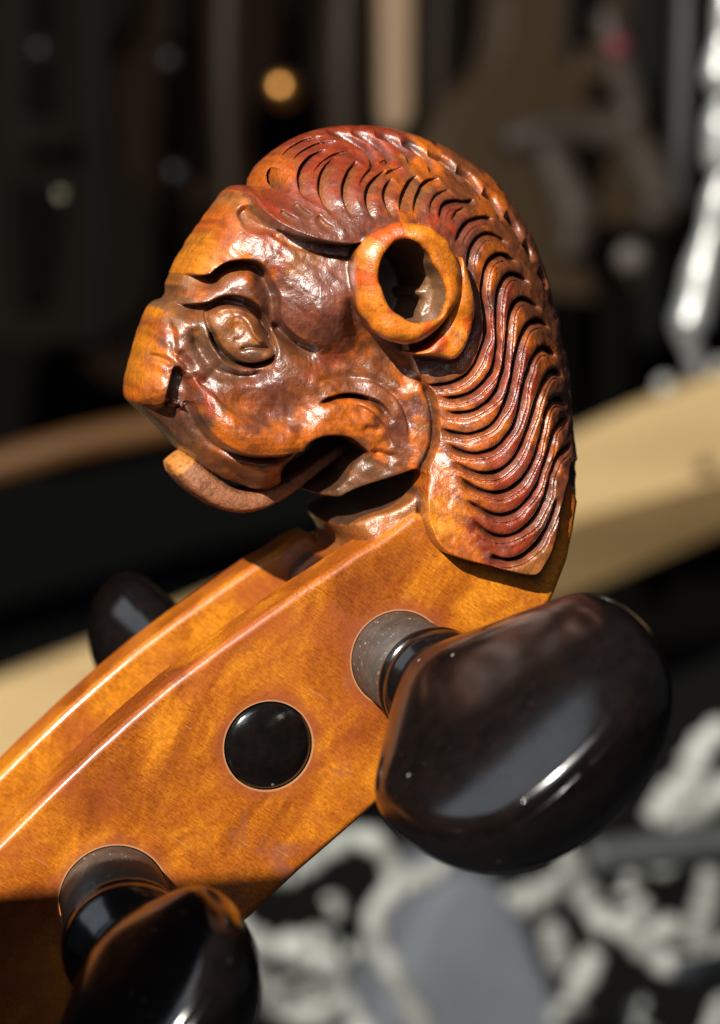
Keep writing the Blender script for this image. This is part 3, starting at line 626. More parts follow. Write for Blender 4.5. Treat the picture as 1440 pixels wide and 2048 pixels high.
ROOT = empty('carved_scroll', (0, 0, 0))
tag(ROOT, 'orange brown varnished wooden pegbox ending in a carved lion head with curled mane', 'instrument scroll')
names = {FACE_L: 'face', HAIRC: 'crown_hair', EARL: 'ear', EYEL: 'eye', NOSE: 'nose', LIP: 'lower_lip', JAW: 'jaw', BROWL: 'eyebrow', NECK: 'neck'}
both = {FACE_L, HAIRC, NOSE, NECK}
def emit(name, f, two, lbl=None):
    used = np.unique(f); remap = np.full(len(X), -1, np.int32); remap[used] = np.arange(len(used)); f1 = remap[f]
    p, n_, c = P3[used], nn[used], C[used]
    M = np.array((1, -1, 1))
    if two:
        m = mid[used]; k = len(used); mir = np.arange(k)+k; mir[m] = np.arange(k)[m]
        sel = ~m; new = np.full(k, -1); new[sel] = k+np.arange(sel.sum()); new[m] = np.arange(k)[m]
        f2 = new[f1][:, ::-1]; p = np.vstack([p, p[sel]*M]); n_ = np.vstack([n_, n_[sel]*M]); c = np.vstack([c, c[sel]]); f1 = np.vstack([f1, f2])
        o = mesh_np(name, p, f1, CARVED, True, c, n_, ROOT)
    else:
        o = mesh_np(name, p, f1, CARVED, True, c, n_, ROOT)
        mesh_np(name, p*M, f1[:, ::-1], CARVED, True, c, n_*M, ROOT)
    return o
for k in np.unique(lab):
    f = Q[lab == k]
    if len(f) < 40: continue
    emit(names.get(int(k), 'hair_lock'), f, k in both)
print('head quads', len(Q))

# ------------------------------------------------------------------ pegbox walls
def outline_prism(name, px_pts, w_hi, w_lo, ref_w, mat, parent, bev=0.9, n=5, closed_curve=False, holes=()):
    P = toobj(catmull(px_pts, n, closed_curve) if n else np.array(px_pts, float), ref_w)
    bm = bmesh.new(); vs = [bm.verts.new((x*MM, -w_hi*MM, z*MM)) for x, z in P]; f = bm.faces.new(vs)
    r = bmesh.ops.extrude_face_region(bm, geom=[f]); bmesh.ops.translate(bm, vec=(0, (w_hi-w_lo)*MM, 0), verts=[v for v in r['geom'] if isinstance(v, bmesh.types.BMVert)])
    bmesh.ops.recalc_face_normals(bm, faces=bm.faces)
    me = bpy.data.meshes.new(name); bm.to_mesh(me); bm.free(); me.materials.append(mat)
    for p in me.polygons: p.use_smooth = True
    o = link(name, me, parent)
    b = o.modifiers.new('bevel', 'BEVEL'); b.width = bev*MM; b.segments = 5; b.limit_method = 'ANGLE'; b.angle_limit = math.radians(50); b.harden_normals = True
    return o
BACK_E = [(1080,900),(1120,940),(1150,972),(1159,1005),(1150,1060),(1138,1120),(1112,1188),(1070,1270),(1010,1350),(930,1440),(850,1522),(770,1597),(700,1658),(600,1744),(500,1838),(400,1915),(250,2030),(60,2160),(-200,2330),(-700,2600)]
FRONT_E = [(-700,2330),(-400,2060),(-200,1868),(0,1684),(90,1594),(185,1503),(262,1434),(340,1368),(430,1300),(520,1236),(603,1178),(668,1136),(712,1106),(760,1078),(800,1050),(834,1022)]
cheek_px = FRONT_E+[(900,1060),(1000,1080),(1060,1020),(1080,950)]+BACK_E
WT = 5.4
cheek = outline_prism('cheek_wall', cheek_px, NEAR, NEAR-WT, NEAR, PEGBOX, ROOT, 0.75, n=0)
far_px = [p for p in FRONT_E if p[0] < 610]+[(640,1158),(680,1130),(720,1110),(780,1180),(900,1300),(930,1440)]+BACK_E[10:]
cheek2 = outline_prism('cheek_wall', far_px, -NEAR+WT, -NEAR, NEAR, PEGBOX, ROOT, 0.75, n=0)
# the cavity floor (back wall of the pegbox) between the cheeks, and the solid block under the throat
inner_b = [(a-40*0.64, b-40*0.77) for a, b in BACK_E[9:]]
floor_px = [(x, y) for x, y in BACK_E[9:]]+[(x-70, y-85) for x, y in BACK_E[9:]][::-1]
outline_prism('pegbox_back', [(x-3, y-3) for x, y in floor_px], NEAR-WT+0.3, -NEAR+WT-0.3, NEAR, PEGBOX, ROOT, 0.2, n=0)
blk = [(700,1215),(740,1165),(785,1120),(815,1090),(850,1075),(880,1080),(1000,1120),(1080,1100),(1150,1060),(1134,1120),(1106,1188),(1062,1270),(1000,1350),(920,1440),(860,1400),(760,1290),(690,1220)]
outline_prism('pegbox_block', blk, NEAR-WT+0.3, -NEAR+1.5, NEAR, PEGBOX, ROOT, 0.4, n=0)

# peg holes are real openings a little wider than the pegs
def cyl_mesh(name, cx_, cz_, r, y0, y1, seg=64):
    bm = bmesh.new(); bmesh.ops.create_cone(bm, cap_ends=True, segments=seg, radius1=r*MM, radius2=r*MM, depth=(y1-y0)*MM)
    bmesh.ops.rotate(bm, matrix=Matrix.Rotation(math.pi/2, 3, 'X'), verts=bm.verts); bmesh.ops.translate(bm, vec=(cx_*MM, (y0+y1)/2*MM, cz_*MM), verts=bm.verts)
    me = bpy.data.meshes.new(name); bm.to_mesh(me); bm.free(); return me
def bore(o, x, z, r):
    me = cyl_mesh('bore', x, z, r, -40, 40); c = bpy.data.objects.new('bore', me); col.objects.link(c)
    m = o.modifiers.new('bore', 'BOOLEAN'); m.operation = 'DIFFERENCE'; m.solver = 'EXACT'; m.object = c; return c
pegs = {'a': unproj(797, 1318, NEAR), 'tip': unproj(537, 1492, NEAR), 'b': unproj(228, 1799, NEAR)}
cutters = []
for o in (cheek,):
    for key_, r in (('a', 4.12), ('tip', 3.78), ('b', 4.55)): cutters.append(bore(o, *map(float, pegs[key_]), r))
dg = bpy.context.evaluated_depsgraph_get()
for o in (cheek, cheek2):
    me = bpy.data.meshes.new_from_object(o.evaluated_get(dg)); o.modifiers.clear(); o.data = me
for c in cutters: bpy.data.objects.remove(c)

# ------------------------------------------------------------------ tongue
def tongue():
    c = [(364,922),(376,937),(402,963),(438,989),(478,1005),(520,1004),(560,988),(600,963),(650,928),(700,895),(740,872)]
    th = [0.85,1.10,1.22,1.18,1.0,0.85,0.75,0.7,0.6,0.55,0.5]; wid = [2.2,3.4,3.8,3.8,3.8,3.7,3.5,3.3,3.0,2.8,2.5]
    P = toobj(catmull(c, 10), 3.8); n = len(P); t = np.linspace(0, len(th)-1, n); T = np.interp(t, range(len(th)), th); Wd = np.interp(t, range(len(wid)), wid)
    d = np.gradient(P, axis=0); d /= np.linalg.norm(d, axis=1)[:, None]; nr = np.stack([-d[:, 1], d[:, 0]], 1)
    m = 56; Vv = []; Cc = []
    for i in range(n):
        k = 1.0
        for j in range(m):
            a = 2*math.pi*j/m; ca, sa = math.cos(a), math.sin(a); p = 0.45
            u = math.copysign(abs(ca)**p, ca)*Wd[i]; v = math.copysign(abs(sa)**p, sa)*T[i]
            v += 0.05*math.sin(3*u+i*0.7)*math.sin(i*0.9+j)*0.5
            q = P[i]+nr[i]*(v+0.03*random.uniform(-1, 1)); Vv.append((q[0]*MM, -(0.1+u)*MM, q[1]*MM))
            Cc.append((.46,.17,.025) if (i < 11 and random.random() < .9) else (.25,.092,.036))
    F4 = [(i*m+j, i*m+(j+1) % m, (i+1)*m+(j+1) % m, (i+1)*m+j) for i in range(n-1) for j in range(m)]
    # rounded tip
    base = len(Vv); q = P[0]-d[0]*0.25
    for j in range(m):
        v = np.array(Vv[j]); cen = np.array((q[0]*MM, -0.1*MM, q[1]*MM)); Vv.append(tuple(cen+(v-cen)*0.72)); Cc.append((.50,.19,.03))
    F4 += [(base+j, base+(j+1) % m, (j+1) % m, j) for j in range(m)]
    cen = len(Vv); q = P[0]-d[0]*0.3; Vv.append((q[0]*MM, -0.1*MM, q[1]*MM)); Cc.append((.50,.19,.03))
    F4 += [(cen, base+(j+1) % m, base+j, cen) for j in range(m)]
    me = bpy.data.meshes.new('tongue'); me.from_pydata(Vv, [], [f if f[0] != f[3] else f[:3] for f in F4]); me.update()
    a = me.attributes.new('Col', 'FLOAT_COLOR', 'POINT')
    for i, c_ in enumerate(Cc): a.data[i].color = (*c_, 1)
    m_, nt, b = new_mat('raw_reddish_wood'); at_ = N(nt, 'ShaderNodeAttribute', attribute_name='Col'); co = N(nt, 'ShaderNodeTexCoord').outputs['Object']
    nz = noise(nt, co, 22, 4, 0.6, 1.0)
    nt.links.new(mixc(nt, 0.8, at_.outputs['Color'], ramp(nt, nz, [(0.36, (0.5, 0.45, 0.4)), (0.5, (1, 1, 1)), (0.65, (1.25, 1.15, 1.1))]).outputs[0], 'MULTIPLY'), b.inputs['Base Color'])
    b.inputs['Roughness'].default_value = 0.6; nt.links.new(bump(nt, nz, 0.8, 0.02), b.inputs['Normal'])
    me.materials.append(m_)
    for p in me.polygons: p.use_smooth = True
    bm = bmesh.new(); bm.from_mesh(me); bmesh.ops.recalc_face_normals(bm, faces=bm.faces); bm.to_mesh(me); bm.free()
    link('tongue', me, ROOT)
tongue()

# ------------------------------------------------------------------ tuning pegs (axis along -y; local +c points out of the cheek)
def lathe(name, prof, mat, parent, seg=96, jit=0.0):
    Vv = []
    for c, r in prof:
        for j in range(seg):
            a = 2*math.pi*j/seg; Vv.append((r*math.cos(a)*MM, -c*MM, r*math.sin(a)*MM))
    n = len(prof); F4 = [(i*seg+j, (i+1)*seg+j, (i+1)*seg+(j+1) % seg, i*seg+(j+1) % seg) for i in range(n-1) for j in range(seg)]
    me = bpy.data.meshes.new(name); me.from_pydata(Vv, [], F4+[tuple(range(seg))]+[tuple(range((n-1)*seg, n*seg))[::-1]])
    bm = bmesh.new(); bm.from_mesh(me); bmesh.ops.recalc_face_normals(bm, faces=bm.faces); bm.to_mesh(me); bm.free()
    me.materials.append(mat)
    for p in me.polygons: p.use_smooth = len(p.vertices) == 4
    return link(name, me, parent)
def paddle(name, c0, Lh, A, B, mat, parent, rot, aoff=0.0, dish=0.9, seg=160, rings=96):
    """bulbous thumb grip: a rim (crest) runs round its widest outline; one face is hollowed, the other full"""
    Vv = []
    for i in range(rings+1):
        t = i/rings; c = Lh*0.5*(1-math.cos(math.pi*t)); u = min(1, c/Lh)
        wdt = (0.34+0.66*math.sin(min(1, u/0.46)*math.pi/2)**1.1)*max(0, 1-max(0, (u-0.46)/0.54)**2.7)**0.43
        full = (0.40+0.60*math.sin(min(1, u/0.46)*math.pi/2)**1.1)*math.sqrt(max(0, 1-max(0, (u-0.50)/0.50)**2.0))
        hol = 0.10+0.36*(1-u)**0.6+0.62*u*(1-u); top = math.sqrt(max(0, 1-max(0, (u-0.50)/0.50)**2.0))
        a_h = A*wdt+1e-4; k = float(sstep(np.array((u-0.15)/0.35)))
        for j in range(seg):
            th = 2*math.pi*j/seg; ca, sa = math.cos(th), math.sin(th); p = 0.86
            x = a_h*math.copysign(abs(ca)**p, ca); q = min(1, abs(x)/a_h); r2 = max(0, 1-q*q)
            if sa >= 0:
                yf = full*r2**0.5; yf = top*r2**0.5; yh = hol*(1-0.10*dish*k*r2)*(r2**(0.5-0.26*k)); kk = 0.17; hh = min(1, max(0, 0.5+0.5*(yh-yf)/kk)); y = B*max(0, yh*(1-hh)+yf*hh-kk*hh*(1-hh))
            else: y = -B*full*(r2**0.5)
            Vv.append(((x+aoff*float(sstep(np.array(u/0.6))))*MM, -(c0+c)*MM, y*MM))
    n = rings+1; F4 = [(i*seg+j, (i+1)*seg+j, (i+1)*seg+(j+1) % seg, i*seg+(j+1) % seg) for i in range(n-1) for j in range(seg)]
    me = bpy.data.meshes.new(name); me.from_pydata(Vv, [], F4+[tuple(range(seg))])
    bm = bmesh.new(); bm.from_mesh(me); bmesh.ops.remove_doubles(bm, verts=bm.verts, dist=0.0005); bmesh.ops.recalc_face_normals(bm, faces=bm.faces); bm.to_mesh(me); bm.free()
    me.materials.append(mat)
    for p in me.polygons: p.use_smooth = True
    o = link(name, me, parent); o.rotation_euler = (0, rot, 0)
    return o
def peg(key_, label, r, rot, flip=False, shaft_out=5.5, Lh=27, A=10.6, B=7.6, aoff=0.0):
    x, z = map(float, pegs[key_]); root = empty('tuning_peg', (x*MM, 0, z*MM)); tag(root, label, 'tuning peg', 'ebony tuning pegs in the pegbox')
    s = NEAR if not flip else NEAR
    tipr = r*0.9
    lathe('shaft', [(-s-0.35, tipr-1.2), (-s-0.30, tipr-0.55), (-s-0.1, tipr-0.12), (-s+0.3, tipr), (0, (r+tipr)/2), (s, r), (s+shaft_out, r+0.12)] if not flip else
          [(-s-0.55, 0.6), (-s-0.52, 1.4), (-s-0.42, 2.3), (-s-0.22, 3.1), (-s, tipr-0.12), (-s+0.35, tipr), (0, (r+tipr)/2), (s, r), (s+shaft_out, r+0.12)], SHAFT if not flip else EBONY, root)
    c = s+shaft_out
    lathe('collar', [(c-0.1, r-0.3), (c, r+0.35), (c+0.25, r+0.62), (c+0.7, r+0.68), (c+0.95, r+0.5), (c+1.05, r+0.28), (c+1.2, r+0.22), (c+1.35, r+0.38), (c+1.9, r+0.75), (c+2.6, r+0.62), (c+3.4, r+0.1), (c+4.3, r-0.5), (c+5.5, r-1.0)], EBONY, root)
    paddle('thumb_grip', c+3.0, Lh, A, B, EBONY, root, rot, aoff)
    if flip: root.rotation_euler = (0, 0, math.pi)
    return root
p1 = peg('a', 'black ebony peg standing out below the mane, its big glossy grip in full view', 4.05, math.radians(-42), shaft_out=8.0, Lh=25, A=11.8, B=9.2, aoff=1.2)
p2 = peg('b', 'black ebony peg in shade at the lower left, grip cut off below', 4.45, math.radians(-50), shaft_out=10.5, Lh=22, A=9.2, B=7.2)
p3 = peg('tip', 'black ebony peg, its domed round end flush in the cheek, grip behind', 4.1, math.radians(-52), flip=True, shaft_out=7, Lh=23, A=9.8, B=7.6)
def tilt(o, rx, rz):
    Rm = Matrix.Rotation(rz, 3, 'Z') @ Matrix.Rotation(rx, 3, 'X'); p = Vector((0, -NEAR*MM, 0)); o.rotation_euler = Rm.to_euler(); o.location = o.location-(Rm@p-p)
tilt(p1, math.radians(3.7), math.radians(3.2)); tilt(p2, math.radians(1.0), math.radians(-3.5))
# specks of dust and a chip of light wood on the big grip are left to its surface relief

# ------------------------------------------------------------------ background
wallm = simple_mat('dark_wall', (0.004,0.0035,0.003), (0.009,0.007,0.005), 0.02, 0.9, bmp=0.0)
def quadmesh(name, pts, mat, parent=None):
    me = bpy.data.meshes.new(name); me.from_pydata([tuple(np.array(p)*MM) for p in pts], [], [tuple(range(len(pts)))]); me.materials.append(mat); return link(name, me, parent)
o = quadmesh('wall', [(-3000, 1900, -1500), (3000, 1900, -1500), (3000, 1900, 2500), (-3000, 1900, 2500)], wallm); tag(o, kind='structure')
o = quadmesh('floor', [(-3000, -1500, -620), (3000, -1500, -620), (3000, 1900, -620), (-3000, 1900, -620)], simple_mat('dark_floor', (0.018,0.018,0.020), (0.035,0.035,0.038), 0.03, 0.8, bmp=0.0)); tag(o, kind='structure')
def tube(name, pts, r, mat, parent=None, seg=12, n=6, closed=False):
    P = catmull(np.array(pts, float), n, closed); m = len(P); rr = np.interp(np.linspace(0, 1, m), np.linspace(0, 1, len(r)), r) if hasattr(r, '__len__') else np.full(m, r)
    d = np.gradient(P, axis=0); d /= np.linalg.norm(d, axis=1)[:, None]+1e-9; up_ = np.array((0.05, 1, 0.02)); Vv = []
    for i in range(m):
        a = np.cross(d[i], up_); a /= np.linalg.norm(a)+1e-9; b = np.cross(d[i], a)
        for j in range(seg):
            th = 2*math.pi*j/seg; Vv.append(tuple((P[i]+rr[i]*(math.cos(th)*a+math.sin(th)*b))*MM))
    F4 = [(i*seg+j, (i+1)*seg+j, (i+1)*seg+(j+1) % seg, i*seg+(j+1) % seg) for i in range(m-1) for j in range(seg)]
    me = bpy.data.meshes.new(name); me.from_pydata(Vv, [], F4+[tuple(range(seg)), tuple(range((m-1)*seg, m*seg))[::-1]])
    bm = bmesh.new(); bm.from_mesh(me); bmesh.ops.recalc_face_normals(bm, faces=bm.faces); bm.to_mesh(me); bm.free()
    me.materials.append(mat)
    for p in me.polygons: p.use_smooth = True
    return link(name, me, parent)
def prism3(name, front, depth, mat, parent=None, bev=2.0):
    bm = bmesh.new(); vs = [bm.verts.new(tuple(np.array(p)*MM)) for p in front]; f = bm.faces.new(vs)
    r = bmesh.ops.extrude_face_region(bm, geom=[f]); bmesh.ops.translate(bm, vec=(0, depth*MM, 0), verts=[v for v in r['geom'] if isinstance(v, bmesh.types.BMVert)])
    bmesh.ops.recalc_face_normals(bm, faces=bm.faces); me = bpy.data.meshes.new(name); bm.to_mesh(me); bm.free(); me.materials.append(mat)
    o = link(name, me, parent)
    if bev: b = o.modifiers.new('bevel', 'BEVEL'); b.width = bev*MM; b.segments = 3
    return o
# pale board
YB = 900.0
boardm = simple_mat('pale_spruce', (0.62,0.42,0.19), (0.84,0.61,0.30), 0.12, 0.6, (0.3, 1, 3), 0.1)
brd = prism3('wooden_board', [at(px, py, YB) for px, py in [(-500,1560),(0,1366),(200,1292),(700,1075),(1155,872),(1300,806),(1440,752),(1900,600),(1900,780),(1440,960),(1155,1040),(700,1250),(0,1600),(-500,1800)]], 18, boardm)
tag(brd, 'broad pale wooden board running slantwise behind the carved head', 'board')
brd2 = prism3('wooden_board', [at(px, py, YB-6) for px, py in [(-500,1802),(0,1602),(700,1252),(1155,1042),(1440,962),(1900,782),(1900,860),(1440,1070),(1155,1190),(700,1400),(0,1700),(-500,1900)]], 14, simple_mat('brown_board', (0.15,0.095,0.035), (0.27,0.18,0.075), 0.15, 0.5, (0.3, 1, 3), 0.1))  # lower edge face of the pale board in its own darker brown
tag(brd2, 'darker brown edge face of the broad pale board, built separately', 'board')
railm = simple_mat('brown_rail', (0.10,0.042,0.010), (0.17,0.075,0.022), 0.15, 0.45, (0.3, 1, 2), 0.1)
o = tube('wooden_rail', [at(-300,1010,950), at(0,930,950), at(150,888,950), at(330,850,950), at(700,770,950), at(1000,700,950)], 8.5, railm); tag(o, 'slim reddish brown wooden rail seen blurred left of the lion chin', 'rail')

# the shade over the lower left comes from a dark board added out of view to block the key lamp
SB = (LDIR*95)
bx_, bz_ = unproj(240, 1790, NEAR)
c0 = np.array((float(bx_), -NEAR, float(bz_)))+LDIR*100
o = prism3('shade_blocker', [c0+np.array((-90, 0, -120)), c0+np.array((27, 0, -120)), c0+np.array((27, 0, 0)), c0+np.array((-90, 0, 0))], 4, simple_mat('black_card', (0.01,0.01,0.01), (0.02,0.018,0.016), 1.0, 0.8, bmp=0), bev=0.5)
tag(o, 'added black upright board, out of view, that shades the lower left peg', 'board')

# wrought iron ornament
ironm = simple_mat('pale_patina_iron', (0.20,0.21,0.195), (0.50,0.51,0.48), 0.25, 0.6, bmp=0.3, bd=0.1)
YI = 420.0
orn = empty('iron_ornament', tuple(at(1000, 1850, YI)*MM))
def bar(name, pts, r, y=YI, m=ironm):
    o = tube(name, [at(px, py, y+(k*7) % 5) for k, (px, py) in enumerate(pts)], np.interp(np.linspace(0, 1, 40), np.linspace(0, 1, len(r)), r)*(0.92+0.20*np.sin(np.arange(40)*random.uniform(0.8, 1.4)+random.uniform(0, 6))*rng.uniform(0.5, 1, 40)), m, orn, 14); 
    o.matrix_parent_inverse = Matrix.Translation(-orn.location); return o
bar('scroll_bar', [(600,1740),(647,1707),(700,1676),(755,1688),(788,1738),(780,1787),(750,1825),(762,1890),(795,1962),(845,2050),(900,2150)], [3.2,3.6,3.9,3.9,3.7,3.4,3.6,3.4,3.6,3.8,3.8])
bar('scroll_bar', [(470,1850),(500,1874),(552,1902),(598,1884),(614,1925),(662,1920),(676,1960),(700,2010),(740,2080)], [3.8,4.2,4.2,3.6,4.0,3.6,3.2,3.4,3.4])
bar('scroll_bar', [(480,1940),(533,1975),(570,2018),(632,2030),(690,1995)], [3.5,4.2,4.4,4.0,2.5])
bar('leaf', [(800,1790),(828,1762),(868,1746),(900,1715)], [1.0,4.4,4.2,1.5])
bar('leaf', [(1010,1790),(1050,1800),(1090,1785),(1130,1740)], [1.5,5.2,5.0,2.0])
bar('scroll_bar', [(1120,1690),(1155,1750),(1180,1812),(1222,1848),(1268,1836),(1290,1800)], [3.5,4.2,4.3,4.0,3.4,2.4])
bar('bead', [(1100,1850),(1112,1890),(1122,1935)], [3.4,4.6,3.2])
bar('bead', [(1190,1905),(1170,1950),(1146,1990)], [3.4,4.8,3.2])
bar('scroll_bar', [(1235,1850),(1272,1880),(1312,1915),(1365,1936),(1420,1915),(1470,1880)], [3.0,4.2,4.0,4.6,4.0,3.2])
bar('leaf', [(1300,1868),(1335,1856),(1372,1870),(1410,1890)], [2.5,4.2,3.6,2.8])
bar('leaf', [(1420,1740),(1415,1800),(1400,1860),(1420,1925)], [3.4,4.8,5.0,3.5])
bar('leaf', [(1300,1640),(1345,1600),(1385,1560),(1400,1500),(1450,1450)], [3.0,6.5,6.0,4.5,4.0])
bar('leaf', [(1330,1640),(1380,1625),(1430,1590),(1480,1560)], [3.0,5.5,5.5,4.0])
bar('leaf', [(1420,2080),(1436,2030),(1450,1980)], [3.5,3.2,3.0])
for k in range(26):
    px = random.uniform(560, 1440); py = random.uniform(1700, 2060)
    if 830 < px < 1080 and py > 1760: continue
    a0 = random.uniform(0, 6.3); L_ = random.uniform(28, 60); sg = random.choice((-1, 1)); pts = [(px+L_*t*math.cos(a0+sg*t*2.6), py+L_*t*math.sin(a0+sg*t*2.6)) for t in (0, .25, .5, .75, 1)]
    bar('tendril', pts, [2.4, 2.8, 2.4, 2.0, 1.2], YI+random.uniform(15, 45))
tag(orn, 'pale patinated wrought iron ornament of scrolls and leaves, blurred at lower right', 'ironwork')
darkbar = simple_mat('dark_steel', (0.035,0.037,0.038), (0.06,0.063,0.062), 0.3, 0.6, bmp=0.1)
o = tube('steel_bar', [at(1180,1716,330), at(1300,1700,330), at(1440,1684,330), at(1600,1668,330)], 5.0, darkbar); tag(o, 'dark grey flat steel bar behind the iron leaves at right', 'bar')
cush = prism3('grey_cushion', [at(px, py, 650) for px, py in [(850,1830),(880,1770),(940,1745),(1000,1760),(1050,1830),(1090,1930),(1150,2060),(1200,2200),(700,2200),(790,1960)]], 60, simple_mat('slate_cloth', (0.13,0.145,0.165), (0.20,0.22,0.25), 0.1, 0.8, bmp=0.1), bev=14)
tag(cush, 'smooth slate grey cushion behind the iron ornament', 'cushion')
cush.modifiers['bevel'].segments = 8
for p in cush.data.polygons: p.use_smooth = True
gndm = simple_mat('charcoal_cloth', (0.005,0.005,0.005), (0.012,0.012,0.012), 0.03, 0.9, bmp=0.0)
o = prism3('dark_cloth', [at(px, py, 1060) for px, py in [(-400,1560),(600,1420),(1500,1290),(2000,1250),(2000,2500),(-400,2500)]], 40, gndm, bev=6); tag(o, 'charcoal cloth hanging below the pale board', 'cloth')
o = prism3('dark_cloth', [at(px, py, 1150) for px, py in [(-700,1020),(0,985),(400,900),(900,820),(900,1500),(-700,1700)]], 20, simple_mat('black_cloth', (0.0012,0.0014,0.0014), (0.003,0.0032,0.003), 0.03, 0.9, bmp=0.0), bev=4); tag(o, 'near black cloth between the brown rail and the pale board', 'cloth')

# silver post at the right edge
silver = simple_mat('tarnished_silver', (0.30,0.31,0.31), (0.62,0.62,0.60), 0.2, 0.38, metal=0.6, bmp=0.1, bd=0.1)
sp = empty('silver_stand', tuple(at(1420, 400, 420)*MM))
def sbar(name, pts, r, y=420.0, m=silver):
    o = tube(name, [at(px, py, y) for px, py in pts], r, m, sp, 16); o.matrix_parent_inverse = Matrix.Translation(-sp.location); return o
sbar('post', [(1462,-80),(1456,20),(1448,80),(1440,150),(1446,196),(1440,250),(1442,320),(1450,342),(1436,400),(1420,470),(1404,540),(1392,600),(1378,650),(1374,680)], [3,4,3,5.2,2.6,5.0,5.2,2.6,4.2,3.4,5.5,5.6,6.2,3.0])
sbar('foot', [(1374,660),(1384,700),(1394,760)], [4.5,3.0,2.0])
sbar('back_plate', [(1372,-60),(1368,120),(1362,300),(1366,420)], [4,4.5,4,2], 520.0, simple_mat('dull_grey_metal', (0.016,0.016,0.017), (0.03,0.03,0.03), 0.1, 0.5, bmp=0))
tag(sp, 'tall tarnished silver stand with a wavy post at the right edge', 'stand')

# hanging instruments, far behind
def violin(px, py, y, body_c, label, scale=1.0, tilt=0.0):
    c = at(px, py, y); root = empty('hanging_violin', tuple(c*MM)); tag(root, label, 'violin', 'violins hanging in the dark behind')
    prof = [(0,178),(40,176),(74,150),(84,110),(78,66),(56,30),(54,0),(62,-30),(86,-56),(100,-88),(102,-126),(84,-162),(46,-178),(0,-180)]
    P = catmull(prof, 5); P = np.vstack([P, [(-a, b) for a, b in P[::-1][1:-1]]])*scale
    vm = simple_mat('dim_varnish', tuple(0.7*v for v in body_c), body_c, 0.05, 0.4, (1, 1, 0.2), 0.05, coat=0.1, spec=0.25)
    prism3('body', [(a, 0, b) for a, b in P], 34*scale, vm, root, 3)
    prism3('fingerboard', [(-12*scale, -12, -20*scale), (12*scale, -12, -20*scale), (12*scale, -12, 250*scale), (-12*scale, -12, 250*scale)], 8, EBONY, root, 1)
    prism3('tailpiece', [(-10*scale, -14, -150*scale), (10*scale, -14, -150*scale), (20*scale, -14, -60*scale), (-20*scale, -14, -60*scale)], 6, EBONY, root, 1)
    prism3('bridge', [(-20*scale, -34, -36*scale), (20*scale, -34, -36*scale), (16*scale, -34, -16*scale), (-16*scale, -34, -16*scale)], 5, vm, root, 1)
    root.rotation_euler = (0, tilt, 0.2); return root
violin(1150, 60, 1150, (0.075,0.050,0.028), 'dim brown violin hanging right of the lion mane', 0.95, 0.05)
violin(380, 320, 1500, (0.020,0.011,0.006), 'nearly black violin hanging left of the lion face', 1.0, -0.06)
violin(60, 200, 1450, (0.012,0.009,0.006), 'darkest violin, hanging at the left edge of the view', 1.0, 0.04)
slatm = simple_mat('tan_slat', (0.20,0.13,0.08), (0.30,0.20,0.12), 0.05, 0.5, (1, 1, 0.2), 0.05)
o = prism3('wooden_post', [at(px, py, 700) for px, py in [(764,-60),(830,-60),(826,225),(808,262),(775,262),(768,225)]], 12, slatm, bev=2); tag(o, 'upright tan wooden post above the crown of the lion head', 'post')
brass = simple_mat('polished_metal', (0.7,0.6,0.42), (0.8,0.7,0.5), 1.0, 0.12, metal=1.0, bmp=0.0)
def ball(px, py, y, r, label, mat=brass):  # small spheres added to make blurred glints; two are coloured blobs
    c = at(px, py, y); bm = bmesh.new(); bmesh.ops.create_uvsphere(bm, u_segments=24, v_segments=16, radius=r*MM)
    bmesh.ops.scale(bm, vec=(1, 0.8, 1), verts=bm.verts)
    me = bpy.data.meshes.new('glint_or_blob'); bm.to_mesh(me); bm.free(); me.materials.append(mat)
    for p in me.polygons: p.use_smooth = True
    o = link('glint_or_blob', me); o.location = Vector(c*MM); tag(o, label, 'ball'); return o
dimm = simple_mat('dull_metal', (0.018,0.018,0.02), (0.03,0.03,0.03), 1.0, 0.5, metal=0.5, bmp=0.0)
copper = simple_mat('copper', (0.6,0.28,0.07), (0.7,0.34,0.1), 1.0, 0.35, metal=1.0, bmp=0.0)
pale = simple_mat('pale_glint', (0.45,0.45,0.42), (0.6,0.6,0.56), 1.0, 0.3, bmp=0.0)  # pale colour stands for the brightness of a glint
ball(1330, 772, 800, 4.6, 'round pale stud standing for a blurred glint on the pale board', pale)
ball(1440, 736, 804, 4.6, 'pale stud standing for a glint cut by the right picture edge', pale)
ball(122, 390, 700, 2.0, 'small shiny stud standing for a glint at the left, brightest in the dark')
ball(568, 178, 800, 8.0, 'warm copper sphere standing for an orange glint left above the crown of the head', copper)
ball(82, 100, 720, 4.0, 'faint dull stud standing for a light disc near the upper left corner', dimm)
ball(340, 120, 720, 4.0, 'faint dull stud standing for a light disc above the lion forehead', dimm)
ball(352, 345, 720, 4.0, 'faint dull stud standing for a light disc just left of the lion forehead', dimm)
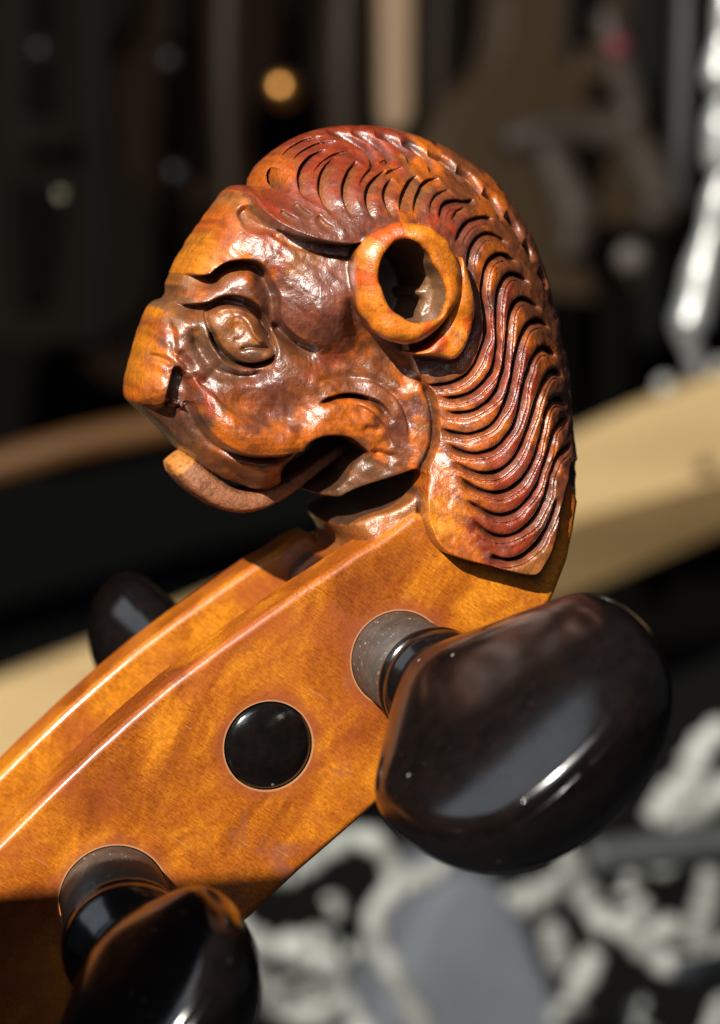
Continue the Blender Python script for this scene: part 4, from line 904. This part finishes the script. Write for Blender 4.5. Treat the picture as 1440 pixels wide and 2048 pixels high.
ball(1235, 95, 620, 5.0, 'small rosy red stud at the upper right', simple_mat('rosy', (0.10,0.012,0.018), (0.14,0.02,0.03), 1.0, 0.6, bmp=0))
ball(1262, 515, 620, 6.0, 'dull grey stud right of the mane', simple_mat('grey_stone', (0.08,0.07,0.06), (0.13,0.115,0.10), 1.0, 0.6, bmp=0))

bowm = simple_mat('dim_brown_wood', (0.010,0.006,0.004), (0.034,0.020,0.011), 0.1, 0.5, (1, 1, 0.3), bmp=0.0, spec=0.2)
greym = simple_mat('dim_grey_cloth', (0.004,0.004,0.004), (0.010,0.010,0.010), 0.05, 0.8, (1, 1, 0.3), bmp=0.0)
for (px, wd, y, mm, lb) in [(200,9,1300,greym,'dark grey'),(455,10,1250,bowm,'reddish brown'),(690,13,1150,bowm,'broad brown'),(880,8,1250,bowm,'thin brown'),(1015,16,1200,bowm,'wide brown'),(1300,12,1100,greym,'grey')]:
    o = tube('hanging_rod', [at(px+6, -150, y), at(px-4, 150, y), at(px+3, 420, y), at(px-2, 700, y)], [wd, wd*1.15, wd*0.8, wd*0.6], mm, None, 12)
    tag(o, {200:'dark grey rod hanging far left of the head', 455:'reddish brown rod hanging between the left edge and the crown', 690:'broad brown rod hanging just above the crown', 880:'thin brown rod hanging right of the tan post', 1015:'wide brown rod hanging behind the mane', 1300:'grey rod hanging beside the silver stand'}[px], 'rod', 'rods hanging in the dark')

brk = empty('wooden_bracket', tuple(at(1180, 300, 1000)*MM)); tag(brk, 'dim grey brown curved wooden bracket in the dark right of the mane', 'bracket')
brm = simple_mat('grey_brown_wood', (0.028,0.021,0.015), (0.065,0.050,0.036), 0.1, 0.5, bmp=0.0)
for pts, r in [([(1010,290),(1080,268),(1170,262),(1250,275),(1290,330),(1318,400),(1300,450)], [9,12,10,12,13,14,9]), ([(1090,290),(1120,360),(1150,430),(1135,520)], [10,12,14,8]), ([(1210,20),(1232,120),(1262,220),(1240,262)], [8,10,9,8])]:
    o = tube('bar', [at(px, py, 1000) for px, py in pts], r, brm, brk, 14); o.matrix_parent_inverse = Matrix.Translation(-brk.location)
